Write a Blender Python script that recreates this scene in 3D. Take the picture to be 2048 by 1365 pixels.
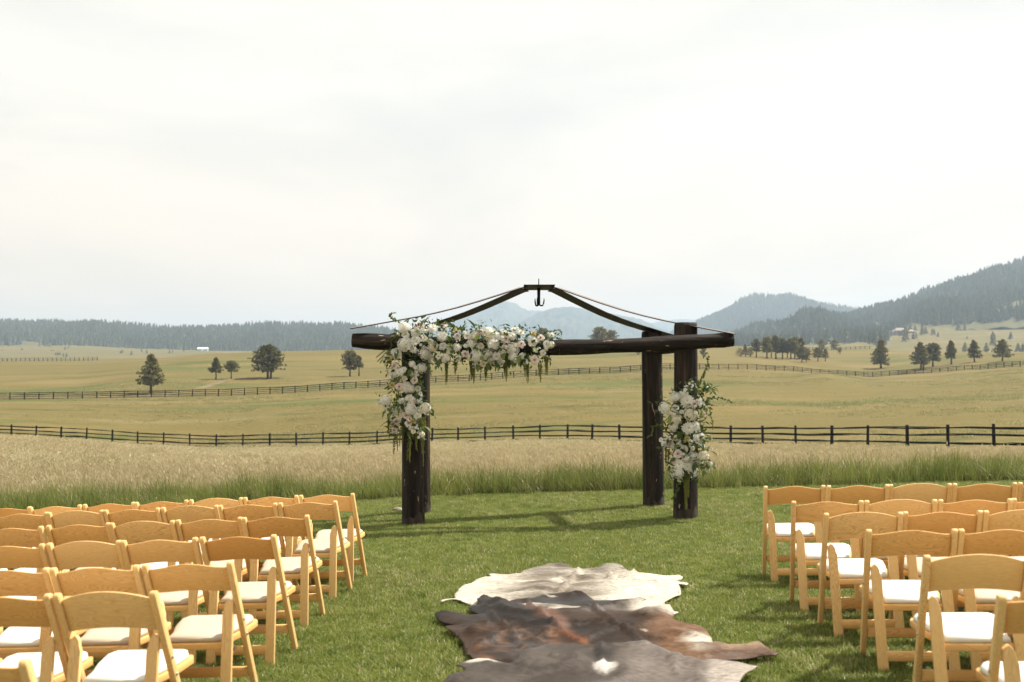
import bpy, bmesh, math, random
import numpy as np
from mathutils import Vector, Matrix, Euler, noise
from mathutils.geometry import delaunay_2d_cdt

R = math.radians
random.seed(7)
rng = np.random.default_rng(11)
for o in list(bpy.data.objects):
    bpy.data.objects.remove(o)
scene = bpy.context.scene
COL = scene.collection

# ------------------------------------------------------------------ camera
CAM_Z = 1.53
F = 35.0 / 36.0 * 2048
PITCH = math.atan((785 - 682.5) / F)
cam_d = bpy.data.cameras.new('camera')
cam_d.lens = 35.0
cam_d.sensor_width = 36.0
cam_d.clip_start = 0.1
cam_d.clip_end = 40000
cam_d.dof.use_dof = True
cam_d.dof.focus_distance = 12.3
cam_d.dof.aperture_fstop = 2.8
cam = bpy.data.objects.new('camera', cam_d)
cam.location = (0, 0, CAM_Z)
cam.rotation_euler = (R(90) + PITCH, 0, 0)
COL.objects.link(cam)
scene.camera = cam

# ------------------------------------------------------------------ sky
SUN_DIR = Vector((0.913, 0.407, 0)).normalized()      # horizontal direction towards the sun
SUN_EL = R(53)
world = bpy.data.worlds.new('World')
scene.world = world
world.use_nodes = True
wn = world.node_tree.nodes
wl = world.node_tree.links
wn.clear()
w_out = wn.new('ShaderNodeOutputWorld')
w_sky = wn.new('ShaderNodeTexSky')
w_sky.sky_type = 'NISHITA'
w_sky.sun_disc = False
w_sky.sun_elevation = SUN_EL
w_sky.sun_rotation = math.atan2(SUN_DIR.x, SUN_DIR.y)
w_sky.air_density = 1.2
w_sky.dust_density = 2.5
w_bg1 = wn.new('ShaderNodeBackground')
w_bg1.inputs['Strength'].default_value = 0.05
wl.new(w_sky.outputs[0], w_bg1.inputs['Color'])
# thin overcast: bright veil of cloud, brighter towards the zenith as overcast skies are
w_tc = wn.new('ShaderNodeTexCoord')
w_sep = wn.new('ShaderNodeSeparateXYZ')
wl.new(w_tc.outputs['Generated'], w_sep.inputs[0])
w_gr = wn.new('ShaderNodeMapRange')
w_gr.inputs['From Min'].default_value = 0.0
w_gr.inputs['From Max'].default_value = 1.0
w_gr.inputs['To Min'].default_value = 0.395
w_gr.inputs['To Max'].default_value = 0.51
wl.new(w_sep.outputs['Z'], w_gr.inputs['Value'])
w_map = wn.new('ShaderNodeMapping')
w_map.inputs['Scale'].default_value = (1.0, 1.0, 3.4)
w_map.inputs['Location'].default_value = (3.1, 0.4, 1.2)
wl.new(w_tc.outputs['Generated'], w_map.inputs['Vector'])
w_no = wn.new('ShaderNodeTexNoise')
w_no.inputs['Scale'].default_value = 2.6
w_no.inputs['Detail'].default_value = 7
w_no.inputs['Roughness'].default_value = 0.52
w_no.inputs['Distortion'].default_value = 0.35
wl.new(w_map.outputs[0], w_no.inputs['Vector'])
w_cr = wn.new('ShaderNodeValToRGB')
w_cr.color_ramp.elements[0].position = 0.38
w_cr.color_ramp.elements[0].color = (0.925, 0.885, 0.81, 1)
w_cr.color_ramp.elements[1].position = 0.64
w_cr.color_ramp.elements[1].color = (1.16, 1.085, 0.945, 1)
wl.new(w_no.outputs['Fac'], w_cr.inputs['Fac'])
w_hz = wn.new('ShaderNodeMapRange')
w_hz.inputs['From Min'].default_value = 0.0
w_hz.inputs['From Max'].default_value = 0.30
w_hz.interpolation_type = 'SMOOTHSTEP'
wl.new(w_sep.outputs['Z'], w_hz.inputs['Value'])
w_tint = wn.new('ShaderNodeMix'); w_tint.data_type = 'RGBA'
w_tint.inputs['A'].default_value = (1.31, 1.05, 0.80, 1)
w_tint.inputs['B'].default_value = (1, 1, 1, 1)
wl.new(w_hz.outputs['Result'], w_tint.inputs['Factor'])
w_mul = wn.new('ShaderNodeMix'); w_mul.data_type = 'RGBA'; w_mul.blend_type = 'MULTIPLY'; w_mul.inputs['Factor'].default_value = 1.0
wl.new(w_cr.outputs['Color'], w_mul.inputs['A']); wl.new(w_tint.outputs['Result'], w_mul.inputs['B'])
w_bg2 = wn.new('ShaderNodeBackground')
wl.new(w_mul.outputs['Result'], w_bg2.inputs['Color'])
wl.new(w_gr.outputs['Result'], w_bg2.inputs['Strength'])
w_mix = wn.new('ShaderNodeMixShader')
w_mix.inputs['Fac'].default_value = 0.96
wl.new(w_bg1.outputs[0], w_mix.inputs[1])
wl.new(w_bg2.outputs[0], w_mix.inputs[2])
wl.new(w_mix.outputs[0], w_out.inputs['Surface'])

sun_d = bpy.data.lights.new('sun', 'SUN')
sun_d.energy = 4.6
sun_d.angle = R(1.2)
sun_d.color = (1.0, 0.93, 0.82)
sun = bpy.data.objects.new('sun', sun_d)
sv = Vector((SUN_DIR.x * math.cos(SUN_EL), SUN_DIR.y * math.cos(SUN_EL), math.sin(SUN_EL)))
sun.rotation_euler = (-sv).to_track_quat('-Z', 'Y').to_euler()
COL.objects.link(sun)

scene.view_settings.view_transform = 'Standard'
scene.view_settings.look = 'None'
scene.view_settings.gamma = 1.0
scene.view_settings.exposure = 1.2
scene.view_settings.use_curve_mapping = False
scene.render.engine = 'CYCLES'
scene.cycles.use_denoising = True
scene.cycles.max_bounces = 8
scene.cycles.transparent_max_bounces = 8
scene.cycles.volume_bounces = 0

# ------------------------------------------------------------------ helpers: projection and ground
CP, SP = math.cos(PITCH), math.sin(PITCH)

def ray(u, v):
    dx = (u - 1024) / F
    dy = (682.5 - v) / F
    return Vector((dx, CP - dy * SP, SP + dy * CP))

def at(u, v, Y):
    r = ray(u, v)
    t = Y / r.y
    return Vector((r.x * t, Y, CAM_Z + r.z * t))

def zg(X):
    """lawn height: the lawn falls gently to the west"""
    t = -(X + 1.0) / 0.6
    sp = 0.6 * (np.logaddexp(0, t))
    return 0.025 * (X - 2.1) - 0.03 * sp

def slope(X):
    return float((zg(X + .2) - zg(X - .2)) / .4)

def hit_lawn(u, v, h=0.0):
    r = ray(u, v)
    lo, hi = 0.5, 60.0
    f = lambda t: CAM_Z + r.z * t - float(zg(r.x * t)) - h
    for _ in range(60):
        m = .5 * (lo + hi)
        if f(m) > 0:
            lo = m
        else:
            hi = m
    return Vector((r.x * lo, r.y * lo, CAM_Z + r.z * lo))

LAWN_Y = 15.5
# fence lines read from the photograph: picture column, row of the post top; distance from the rail spacing
FN = [(-130, 846), (-78, 846.5), (-27, 848), (23.2, 849), (72.7, 851), (122.5, 853), (173.4, 855.5), (225, 859), (275.6, 863), (327.3, 866), (380, 869),
      (432.7, 869), (486, 868), (540, 867), (593, 866.5), (646, 865.5), (699, 864), (754, 858.6), (809, 857), (864, 856),
      (916, 855.4), (970, 852.5), (1026.5, 850.8), (1079.5, 850), (1135, 848), (1184, 850), (1239, 850), (1294, 850.5),
      (1348, 851), (1404, 852), (1461, 852.5), (1525, 850.6), (1591, 852), (1663, 851), (1735, 851), (1814, 852),
      (1895, 848.5), (1987, 848), (2092, 846), (2210, 844)]
FN_D = ([-200, 20, 330, 560, 830, 1135, 1290, 1525, 1735, 1895, 1987, 2048, 2300],
        [108, 105, 103, 99, 94, 86, 80, 69, 60, 53, 49, 47, 39])
FN_H = 1.32
fd = lambda u: float(np.interp(u, *FN_D))
F2_U, F2_V = [], []
for (ua, va, ub, vb, n) in [(-95, 786.6, 20, 785.2, 4), (20, 785.2, 194, 783, 6), (194, 783, 385, 779.7, 7), (385, 779.7, 515, 776.4, 5), (515, 776.4, 640, 768.8, 5),
                            (640, 768.8, 760, 759.5, 5), (760, 759.5, 1117, 737, 16), (1117, 737, 1281.6, 728.6, 8),
                            (1281.6, 728.6, 1399, 726, 6), (1399, 726, 1457, 727.5, 3), (1457, 727.5, 1532, 729, 4), (1532, 729, 1605, 735.7, 4), (1605, 735.7, 1693.4, 743.8, 5),
                            (1693.4, 743.8, 1745, 744.2, 3), (1745, 744.2, 1813.5, 741.2, 4), (1813.5, 741.2, 1912.5, 732.7, 6), (1912.5, 732.7, 2040, 722.8, 8), (2040, 722.8, 2104, 718, 4)]:
    for i in range(n):
        F2_U.append(ua + (ub - ua) * i / n)
        F2_V.append(va + (vb - va) * i / n)
F2_D = ([-200, 0, 560, 1000, 1240, 1476, 1650, 1745, 1900, 2048, 2400], [184, 185, 190, 195, 203, 240, 262, 270, 250, 235, 205])
F2_H = 1.3
fd2 = lambda u: float(np.interp(u, *F2_D))

def zrow(v, d):
    return at(1024, v, d).z

# terrain beyond the lawn: for each bearing a profile of (distance, height)
COLS = {}
def column(u, *pts):
    dn = fd(u)
    vn = float(np.interp(u, [p[0] for p in FN], [p[1] for p in FN]))
    zn = zrow(vn, dn) - FN_H
    d2 = fd2(u)
    v2 = float(np.interp(u, F2_U, F2_V))
    z2 = zrow(v2, d2) - F2_H
    z0 = float(zg((u - 1024) / F * LAWN_Y))
    prof = [(LAWN_Y, z0), (dn, zn), (d2, z2)]
    for p in pts:
        prof.append((p[0], zrow(p[1], p[0])))
    prof.sort()
    COLS[u] = prof
FAR = ((4000, 700), (12000, 700))
column(-2600, (30, 1034), (420, 722), (650, 735), (1500, 692), *FAR)
column(-700, (30, 984), (60, 899), (420, 722), (650, 735), (1500, 692), *FAR)
column(0, (28, 962), (60, 882), (140, 818), (420, 723), (600, 727), (1000, 712), (1500, 690), *FAR)
column(150, (28, 962), (60, 893), (140, 822), (420, 722), (600, 727), (1000, 712), (1500, 690), *FAR)
column(300, (28, 962), (60, 908), (140, 825), (215, 768), (420, 718), (600, 722), (1000, 711), (1500, 697), *FAR)
column(430, (28, 959), (60, 922), (140, 822), (230, 759), (420, 708), (600, 715), (1500, 702), *FAR)
column(560, (28, 957), (60, 922), (140, 815), (235, 756), (420, 703), (600, 714), (1500, 704), *FAR)
column(700, (28, 955), (60, 919), (140, 808), (240, 753), (420, 701), (600, 714), (1500, 706), *FAR)
column(900, (28, 952), (60, 912), (140, 798), (270, 730), (420, 699), (600, 712), (1500, 706), *FAR)
column(1100, (28, 949), (58, 909), (140, 795), (280, 718), (420, 698), (600, 712), (1500, 705), *FAR)
column(1300, (28, 944), (56, 908), (140, 795), (290, 712), (420, 697), (600, 711), (1500, 702), *FAR)
column(1480, (28, 945), (50, 913), (140, 792), (340, 713), (450, 693), (600, 706), (1100, 694), *FAR)
column(1560, (28, 943), (46, 916), (140, 795), (180, 766), (345, 718), (460, 697), (600, 706), (1000, 692), *FAR)
column(1650, (28, 942), (140, 795), (200, 748), (330, 723), (460, 701), (600, 704), (900, 690), *FAR)
column(1745, (28, 940), (140, 790), (200, 762), (305, 737), (460, 698), (650, 702), (900, 684), (1100, 672), *FAR)
column(1850, (28, 938), (120, 800), (180, 765), (290, 733), (430, 706), (550, 714), (800, 690), (1100, 657), (1500, 640), *FAR)
column(1950, (28, 935), (120, 795), (180, 758), (275, 724), (430, 706), (550, 714), (800, 690), (1150, 653), (1500, 640), *FAR)
column(2048, (28, 933), (120, 790), (180, 750), (260, 720), (430, 706), (550, 714), (800, 688), (1150, 651), (1500, 630), *FAR)
column(2600, (26, 919), (120, 770), (240, 715), (430, 702), (550, 708), (1150, 640), (1500, 625), *FAR)
column(4600, (26, 914), (120, 770), (240, 715), (430, 702), (550, 708), (1150, 640), (1500, 625), *FAR)

def pchip(xs, ys, x):
    xs = np.asarray(xs, float); ys = np.asarray(ys, float)
    h = np.diff(xs); dl = np.diff(ys) / h
    m = np.zeros(len(xs))
    for i in range(1, len(xs) - 1):
        if dl[i - 1] * dl[i] > 0:
            w1 = 2 * h[i] + h[i - 1]; w2 = h[i] + 2 * h[i - 1]
            m[i] = (w1 + w2) / (w1 / dl[i - 1] + w2 / dl[i])
    m[0] = dl[0]; m[-1] = dl[-1]
    x = np.clip(x, xs[0], xs[-1])
    k = np.clip(np.searchsorted(xs, x) - 1, 0, len(h) - 1)
    t = (x - xs[k]) / h[k]
    return ((2*t**3 - 3*t**2 + 1) * ys[k] + (t**3 - 2*t**2 + t) * h[k] * m[k] + (-2*t**3 + 3*t**2) * ys[k+1] + (t**3 - t**2) * h[k] * m[k+1])

TU = np.array(sorted(COLS))
TL = np.linspace(math.log(LAWN_Y), math.log(12000), 500)
TAB = np.array([pchip([math.log(p[0]) for p in COLS[u]], [p[1] for p in COLS[u]], TL) for u in TU])

def height(X, Y):
    """ground height anywhere (vectorised)"""
    X = np.asarray(X, float); Y = np.asarray(Y, float)
    zl = zg(X)
    Yc = np.maximum(Y, LAWN_Y)
    u = np.clip(X / Yc * F + 1024, TU[0], TU[-1])
    l = np.log(Yc)
    fi = np.clip((l - TL[0]) / (TL[1] - TL[0]), 0, len(TL) - 1.001)
    i0 = fi.astype(int); ft = fi - i0
    k = np.clip(np.searchsorted(TU, u) - 1, 0, len(TU) - 2)
    s = (u - TU[k]) / (TU[k + 1] - TU[k])
    s = s * s * (3 - 2 * s) * .5 + s * .5
    a = TAB[k, i0] * (1 - ft) + TAB[k, i0 + 1] * ft
    b = TAB[k + 1, i0] * (1 - ft) + TAB[k + 1, i0 + 1] * ft
    z = a * (1 - s) + b * s
    c0 = TAB[k, 0] * (1 - s) + TAB[k + 1, 0] * s
    fade = np.clip((32 - Yc) / (32 - LAWN_Y), 0, 1)
    z = z + (zg(X / Yc * LAWN_Y) - c0) * fade
    return np.where(Y < LAWN_Y, zl, z)

def gz(x, y):
    return float(height(np.array([x]), np.array([y]))[0])

# ------------------------------------------------------------------ helpers: objects
def link(o, parent=None, label=None, cat=None, group=None, kind=None):
    COL.objects.link(o)
    if parent is not None:
        o.parent = parent
    if label: o['label'] = label
    if cat: o['category'] = cat
    if group: o['group'] = group
    if kind: o['kind'] = kind
    return o

def mesh_of(name, verts, faces, mat=None, smooth=False, mats=None, midx=None):
    me = bpy.data.meshes.new(name)
    me.from_pydata([tuple(v) for v in verts], [], faces)
    if mats:
        for m in mats: me.materials.append(m)
    elif mat:
        me.materials.append(mat)
    if midx is not None:
        me.polygons.foreach_set('material_index', midx)
    if smooth:
        me.polygons.foreach_set('use_smooth', [True] * len(me.polygons))
    me.update()
    return me

def mobj(name, me, parent=None, **kw):
    return link(bpy.data.objects.new(name, me), parent, **kw)

def empty(name, loc, rot=(0, 0, 0), **kw):
    o = bpy.data.objects.new(name, None)
    o.empty_display_size = 0.1
    o.location = loc
    o.rotation_euler = rot
    return link(o, None, **kw)

class MB:
    def __init__(s):
        s.v = []; s.f = []; s.m = []
    def add(s, vs, fs, mi=0):
        b = len(s.v)
        s.v += [tuple(v) for v in vs]
        s.f += [tuple(b + i for i in f) for f in fs]
        s.m += [mi] * len(fs)
    def box(s, x0, x1, y0, y1, z0, z1, mi=0):
        s.add([(x, y, z) for x in (x0, x1) for y in (y0, y1) for z in (z0, z1)],
              [(0, 1, 3, 2), (4, 6, 7, 5), (0, 4, 5, 1), (2, 3, 7, 6), (0, 2, 6, 4), (1, 5, 7, 3)], mi)
    def tube(s, pts, rad, n=6, cap=True, mi=0, wob=0.0, flat=1.0):
        pts = [Vector(p) for p in pts]
        if not hasattr(rad, '__len__'):
            rad = [rad] * len(pts)
        rings = []
        up = Vector((0, 0, 1))
        for i, p in enumerate(pts):
            t = (pts[min(i + 1, len(pts) - 1)] - pts[max(i - 1, 0)])
            if t.length < 1e-9: t = Vector((0, 0, 1))
            t.normalize()
            ref = up if abs(t.dot(up)) < .95 else Vector((1, 0, 0))
            a = t.cross(ref).normalized(); b = t.cross(a).normalized()
            ring = []
            for k in range(n):
                th = 2 * math.pi * k / n
                r = rad[i] * (1 + (random.uniform(-wob, wob) if wob else 0))
                ring.append(p + a * (math.cos(th) * r) + b * (math.sin(th) * r * flat))
            rings.append(ring)
        vs = [v for r_ in rings for v in r_]
        fs = []
        for i in range(len(pts) - 1):
            for k in range(n):
                k2 = (k + 1) % n
                fs.append((i * n + k, i * n + k2, (i + 1) * n + k2, (i + 1) * n + k))
        if cap:
            fs.append(tuple(range(n - 1, -1, -1)))
            fs.append(tuple((len(pts) - 1) * n + k for k in range(n)))
        s.add(vs, fs, mi)
    def mesh(s, name, mats, smooth=False):
        if not isinstance(mats, (list, tuple)): mats = [mats]
        return mesh_of(name, s.v, s.f, mats=mats, midx=s.m, smooth=smooth)

def bevel_mesh(me, off, seg=1, smooth=False, angle=30):
    bm = bmesh.new(); bm.from_mesh(me)
    bmesh.ops.recalc_face_normals(bm, faces=bm.faces)
    es = [e for e in bm.edges if len(e.link_faces) == 2 and e.calc_face_angle(0) > R(angle)]
    bmesh.ops.bevel(bm, geom=es, offset=off, segments=seg, affect='EDGES', profile=.5, clamp_overlap=True)
    for f in bm.faces: f.smooth = smooth
    bm.to_mesh(me); bm.free()
    return me

# ------------------------------------------------------------------ materials
def new_mat(name):
    m = bpy.data.materials.new(name)
    m.use_nodes = True
    return m, m.node_tree.nodes, m.node_tree.links, m.node_tree.nodes['Principled BSDF']

def ramp(nt, stops):
    r = nt.new('ShaderNodeValToRGB')
    e = r.color_ramp.elements
    while len(e) < len(stops): e.new(0.5)
    for i, (p, c) in enumerate(stops):
        e[i].position = p
        e[i].color = (*c, 1)
    return r

def noisy_mat(name, stops, scale=5, detail=5, rough=.8, stretch=(1, 1, 1), bump=0, bscale=None, rand=0.0, coord='Object', spec=.3, distort=0.0, nrough=.55):
    m, n, l, p = new_mat(name)
    tc = n.new('ShaderNodeTexCoord')
    mp = n.new('ShaderNodeMapping')
    mp.inputs['Scale'].default_value = stretch
    l.new(tc.outputs[coord], mp.inputs['Vector'])
    no = n.new('ShaderNodeTexNoise')
    no.inputs['Scale'].default_value = scale
    no.inputs['Detail'].default_value = detail
    no.inputs['Roughness'].default_value = nrough
    no.inputs['Distortion'].default_value = distort
    oi = n.new('ShaderNodeObjectInfo')
    if rand:
        va = n.new('ShaderNodeVectorMath'); va.operation = 'ADD'
        mu = n.new('ShaderNodeMath'); mu.operation = 'MULTIPLY'; mu.inputs[1].default_value = 37.0
        l.new(oi.outputs['Random'], mu.inputs[0])
        l.new(mp.outputs[0], va.inputs[0]); l.new(mu.outputs[0], va.inputs[1])
        l.new(va.outputs[0], no.inputs['Vector'])
    else:
        l.new(mp.outputs[0], no.inputs['Vector'])
    r = ramp(n, stops)
    l.new(no.outputs['Fac'], r.inputs['Fac'])
    out = r.outputs['Color']
    if rand:
        hs = n.new('ShaderNodeHueSaturation')
        mr = n.new('ShaderNodeMapRange')
        mr.inputs['To Min'].default_value = 1 - rand; mr.inputs['To Max'].default_value = 1 + rand
        l.new(oi.outputs['Random'], mr.inputs['Value'])
        l.new(mr.outputs['Result'], hs.inputs['Value'])
        l.new(out, hs.inputs['Color'])
        out = hs.outputs['Color']
    l.new(out, p.inputs['Base Color'])
    p.inputs['Roughness'].default_value = rough
    p.inputs['Specular IOR Level'].default_value = spec
    if bump:
        b = n.new('ShaderNodeBump')
        b.inputs['Strength'].default_value = bump
        b.inputs['Distance'].default_value = bscale or .02
        l.new(no.outputs['Fac'], b.inputs['Height'])
        l.new(b.outputs[0], p.inputs['Normal'])
    return m

def leaf_mat(name, c1, c2, trans=.35, rough=.5, spec=.3, hue=0.0):
    """thin plant tissue: diffuse + translucent, colour varying from plant to plant"""
    m, n, l, p = new_mat(name)
    oi = n.new('ShaderNodeObjectInfo')
    geo = n.new('ShaderNodeTexCoord')
    no = n.new('ShaderNodeTexNoise'); no.inputs['Scale'].default_value = 3.0; no.inputs['Detail'].default_value = 2
    l.new(geo.outputs['Object'], no.inputs['Vector'])
    ad = n.new('ShaderNodeMath'); ad.operation = 'ADD'
    l.new(oi.outputs['Random'], ad.inputs[0]); l.new(no.outputs['Fac'], ad.inputs[1])
    mr = n.new('ShaderNodeMapRange'); mr.inputs['From Min'].default_value = .35; mr.inputs['From Max'].default_value = 1.65
    l.new(ad.outputs[0], mr.inputs['Value'])
    r = ramp(n, [(0, c1), (1, c2)])
    l.new(mr.outputs['Result'], r.inputs['Fac'])
    l.new(r.outputs['Color'], p.inputs['Base Color'])
    p.inputs['Roughness'].default_value = rough
    p.inputs['Specular IOR Level'].default_value = spec
    t = n.new('ShaderNodeBsdfTranslucent')
    l.new(r.outputs['Color'], t.inputs['Color'])
    mx = n.new('ShaderNodeMixShader'); mx.inputs['Fac'].default_value = trans
    l.new(p.outputs[0], mx.inputs[1]); l.new(t.outputs[0], mx.inputs[2])
    l.new(mx.outputs[0], n['Material Output'].inputs['Surface'])
    return m

def ground_mat(name, layers, base, bump=.3, bdist=.1):
    """layers: list of (colour, noise scale, stretch, lo, hi)"""
    m, n, l, p = new_mat(name)
    geo = n.new('ShaderNodeNewGeometry')
    cur = None
    rgb = n.new('ShaderNodeRGB'); rgb.outputs[0].default_value = (*base, 1)
    cur = rgb.outputs[0]
    last = None
    for (c, sc, st, lo, hi) in layers:
        mp = n.new('ShaderNodeMapping'); mp.inputs['Scale'].default_value = st
        mp.inputs['Location'].default_value = (sc * 13.7, lo * 31, 0)
        l.new(geo.outputs['Position'], mp.inputs['Vector'])
        no = n.new('ShaderNodeTexNoise'); no.inputs['Scale'].default_value = sc
        no.inputs['Detail'].default_value = 6; no.inputs['Roughness'].default_value = .6
        l.new(mp.outputs[0], no.inputs['Vector'])
        mr = n.new('ShaderNodeMapRange'); mr.inputs['From Min'].default_value = lo; mr.inputs['From Max'].default_value = hi
        mr.interpolation_type = 'SMOOTHSTEP'
        l.new(no.outputs['Fac'], mr.inputs['Value'])
        mx = n.new('ShaderNodeMix'); mx.data_type = 'RGBA'
        l.new(mr.outputs['Result'], mx.inputs['Factor'])
        l.new(cur, mx.inputs['A'])
        mx.inputs['B'].default_value = (*c, 1)
        cur = mx.outputs['Result']
        last = no
    l.new(cur, p.inputs['Base Color'])
    p.inputs['Roughness'].default_value = .95
    p.inputs['Specular IOR Level'].default_value = .1
    if bump:
        b = n.new('ShaderNodeBump'); b.inputs['Strength'].default_value = bump; b.inputs['Distance'].default_value = bdist
        l.new(last.outputs['Fac'], b.inputs['Height']); l.new(b.outputs[0], p.inputs['Normal'])
    return m

M = {}
M['soil'] = ground_mat('lawn_thatch', [((.06, .065, .02), 1.2, (1, 1, 1), .35, .65), ((.08, .065, .03), 9, (1, 1, 1), .5, .7)], (.045, .055, .016), .6, .02)
M['field'] = ground_mat('dry_field', [
    ((.150, .112, .038), .010, (1, 2.2, 1), .46, .58),
    ((.070, .082, .020), .017, (1, 2.6, 1), .50, .64),
    ((.165, .132, .060), .045, (.5, 2.2, 1), .54, .72),
    ((.062, .066, .017), .09, (.4, 1.8, 1), .54, .70),
    ((.145, .115, .050), .35, (.5, 1.6, 1), .50, .74),
    ((.060, .060, .020), 1.6, (.7, 1, 1), .54, .78)], (.115, .093, .029), .9, .25)
M['track'] = ground_mat('dirt_track', [((.11, .092, .036), .5, (1, 1, 1), .42, .62)], (.165, .13, .075), .3, .05)
M['hillside'] = ground_mat('hillside', [((.12, .105, .045), .01, (1, 1, 1), .5, .7), ((.20, .16, .10), .02, (1, 1, 1), .66, .74)], (.085, .082, .034), 0)
M['mountain'] = ground_mat('mountain', [((.055, .07, .035), .004, (1, 1, 1), .4, .62), ((.12, .11, .08), .006, (1, 1, 1), .60, .72), ((.02, .03, .018), .02, (1, 1, 1), .45, .62)], (.03, .042, .022), .6, 5)

M['lawn_a'] = leaf_mat('lawn_blade', (.085, .138, .018), (.295, .33, .076), .4, .45, .28)
M['lawn_b'] = leaf_mat('lawn_blade_dry', (.27, .26, .10), (.50, .47, .26), .4, .4, .4)
M['tall_green'] = leaf_mat('tall_grass_green', (.055, .09, .016), (.24, .27, .065), .4)
M['tall_mid'] = leaf_mat('tall_grass_olive', (.13, .14, .035), (.27, .25, .085), .35)
M['straw'] = leaf_mat('tall_grass_straw', (.29, .265, .13), (.50, .45, .265), .4)
M['seed'] = leaf_mat('seed_head', (.36, .30, .17), (.56, .48, .31), .4)
M['needle'] = leaf_mat('pine_needle', (.085, .088, .030), (.20, .185, .066), .3)
M['needle2'] = leaf_mat('pine_needle_olive', (.12, .115, .042), (.23, .20, .085), .3)
M['bark'] = noisy_mat('pine_bark', [(.35, (.06, .042, .03)), (.65, (.13, .09, .06))], 6, rough=.95, stretch=(1, 1, .3))
M['fence'] = noisy_mat('dark_fence_wood', [(.3, (.006, .0065, .0065)), (.7, (.020, .019, .018))], 8, rough=.85, rand=.25, spec=.1)
M['log'] = None

# ------------------------------------------------------------------ instancing of uncountable plants
def scatter(name, pts, rot, scl, idx, sources, label, cat):
    """one object whose points carry instances of a few small source meshes"""
    c = bpy.data.collections.new(name + '_sources')
    for i, me in enumerate(sources):
        c.objects.link(bpy.data.objects.new('%s_src_%02d' % (name, i), me))
    me = bpy.data.meshes.new(name)
    me.vertices.add(len(pts))
    me.vertices.foreach_set('co', np.asarray(pts, np.float32).ravel())
    a = me.attributes.new('rot', 'FLOAT_VECTOR', 'POINT'); a.data.foreach_set('vector', np.asarray(rot, np.float32).ravel())
    a = me.attributes.new('scl', 'FLOAT_VECTOR', 'POINT'); a.data.foreach_set('vector', np.asarray(scl, np.float32).ravel())
    a = me.attributes.new('idx', 'INT', 'POINT'); a.data.foreach_set('value', np.asarray(idx, np.int32).ravel())
    o = mobj(name, me, label=label, cat=cat, kind='stuff')
    ng = bpy.data.node_groups.new(name + '_nodes', 'GeometryNodeTree')
    ng.interface.new_socket('Geometry', in_out='INPUT', socket_type='NodeSocketGeometry')
    ng.interface.new_socket('Geometry', in_out='OUTPUT', socket_type='NodeSocketGeometry')
    n, l = ng.nodes, ng.links
    gi = n.new('NodeGroupInput'); go = n.new('NodeGroupOutput')
    ci = n.new('GeometryNodeCollectionInfo')
    ci.inputs['Collection'].default_value = c
    ci.inputs['Separate Children'].default_value = True
    ci.inputs['Reset Children'].default_value = True
    ip = n.new('GeometryNodeInstanceOnPoints')
    ip.inputs['Pick Instance'].default_value = True
    def attr(nm, ty):
        x = n.new('GeometryNodeInputNamedAttribute'); x.data_type = ty
        x.inputs['Name'].default_value = nm
        return x.outputs['Attribute']
    l.new(gi.outputs[0], ip.inputs['Points'])
    l.new(ci.outputs[0], ip.inputs['Instance'])
    l.new(attr('idx', 'INT'), ip.inputs['Instance Index'])
    l.new(attr('rot', 'FLOAT_VECTOR'), ip.inputs['Rotation'])
    l.new(attr('scl', 'FLOAT_VECTOR'), ip.inputs['Scale'])
    l.new(ip.outputs[0], go.inputs[0])
    md = o.modifiers.new('scatter', 'NODES')
    md.node_group = ng
    return o

def blade_patch(name, n, rad, h, w, lean, mats, weights, bias=(0, 0), seg=2, seeds=0, seed_len=.12):
    """a small patch of grass blades; some may carry seed heads (last material)"""
    mb = MB()
    for i in range(n):
        a = random.uniform(0, 6.283); r = rad * math.sqrt(random.random())
        bx, by = r * math.cos(a), r * math.sin(a)
        hh = random.uniform(*h); ww = w * random.uniform(.7, 1.3)
        la = random.uniform(0, 6.283); ln = random.uniform(0, lean) * hh
        dx, dy = math.cos(la) * ln + bias[0] * hh, math.sin(la) * ln + bias[1] * hh
        fa = random.uniform(0, 6.283)
        fx, fy = math.cos(fa) * ww / 2, math.sin(fa) * ww / 2
        mi = random.choices(range(len(weights)), weights)[0]
        vs = []
        for k in range(seg + 1):
            t = k / seg
            q = t ** 1.8
            cx, cy, cz = bx + dx * q, by + dy * q, hh * (t - .18 * q * min(1, ln / hh * 1.5))
            tw = (1 - t ** 1.5) if k < seg else 0
            if k < seg:
                vs += [(cx - fx * tw, cy - fy * tw, cz), (cx + fx * tw, cy + fy * tw, cz)]
            else:
                vs += [(cx, cy, cz)]
        fs = [(2 * k, 2 * k + 1, 2 * k + 3, 2 * k + 2) for k in range(seg - 1)] + [(2 * seg - 2, 2 * seg - 1, 2 * seg)]
        mb.add(vs, fs, mi)
        if seeds and random.random() < seeds:
            tip = Vector(vs[-1]); d = Vector((dx * 1.3, dy * 1.3, hh)).normalized()
            sl = seed_len * random.uniform(.6, 1.2); sw = sl * .11
            for q in (0, 1.57):
                s = Vector((math.cos(fa + q), math.sin(fa + q), 0)) * sw
                p0 = tip - d * sl * .6
                mb.add([p0, p0 + d * sl * .4 + s, p0 + d * sl, p0 + d * sl * .4 - s], [(0, 1, 2, 3)], len(mats) - 1)
    return mb.mesh(name, mats)

def in_poly(px, py, poly):
    inside = np.zeros(len(px), bool)
    j = len(poly) - 1
    for i in range(len(poly)):
        xi, yi = poly[i]; xj, yj = poly[j]
        c = ((yi > py) != (yj > py)) & (px < (xj - xi) * (py - yi) / (yj - yi + 1e-12) + xi)
        inside ^= c
        j = i
    return inside

def smooth_noise(x, y, sc, seed=0):
    return np.array([noise.noise(Vector((a * sc + seed * 17.3, b * sc - seed * 5.1, seed))) for a, b in zip(x, y)])

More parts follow.
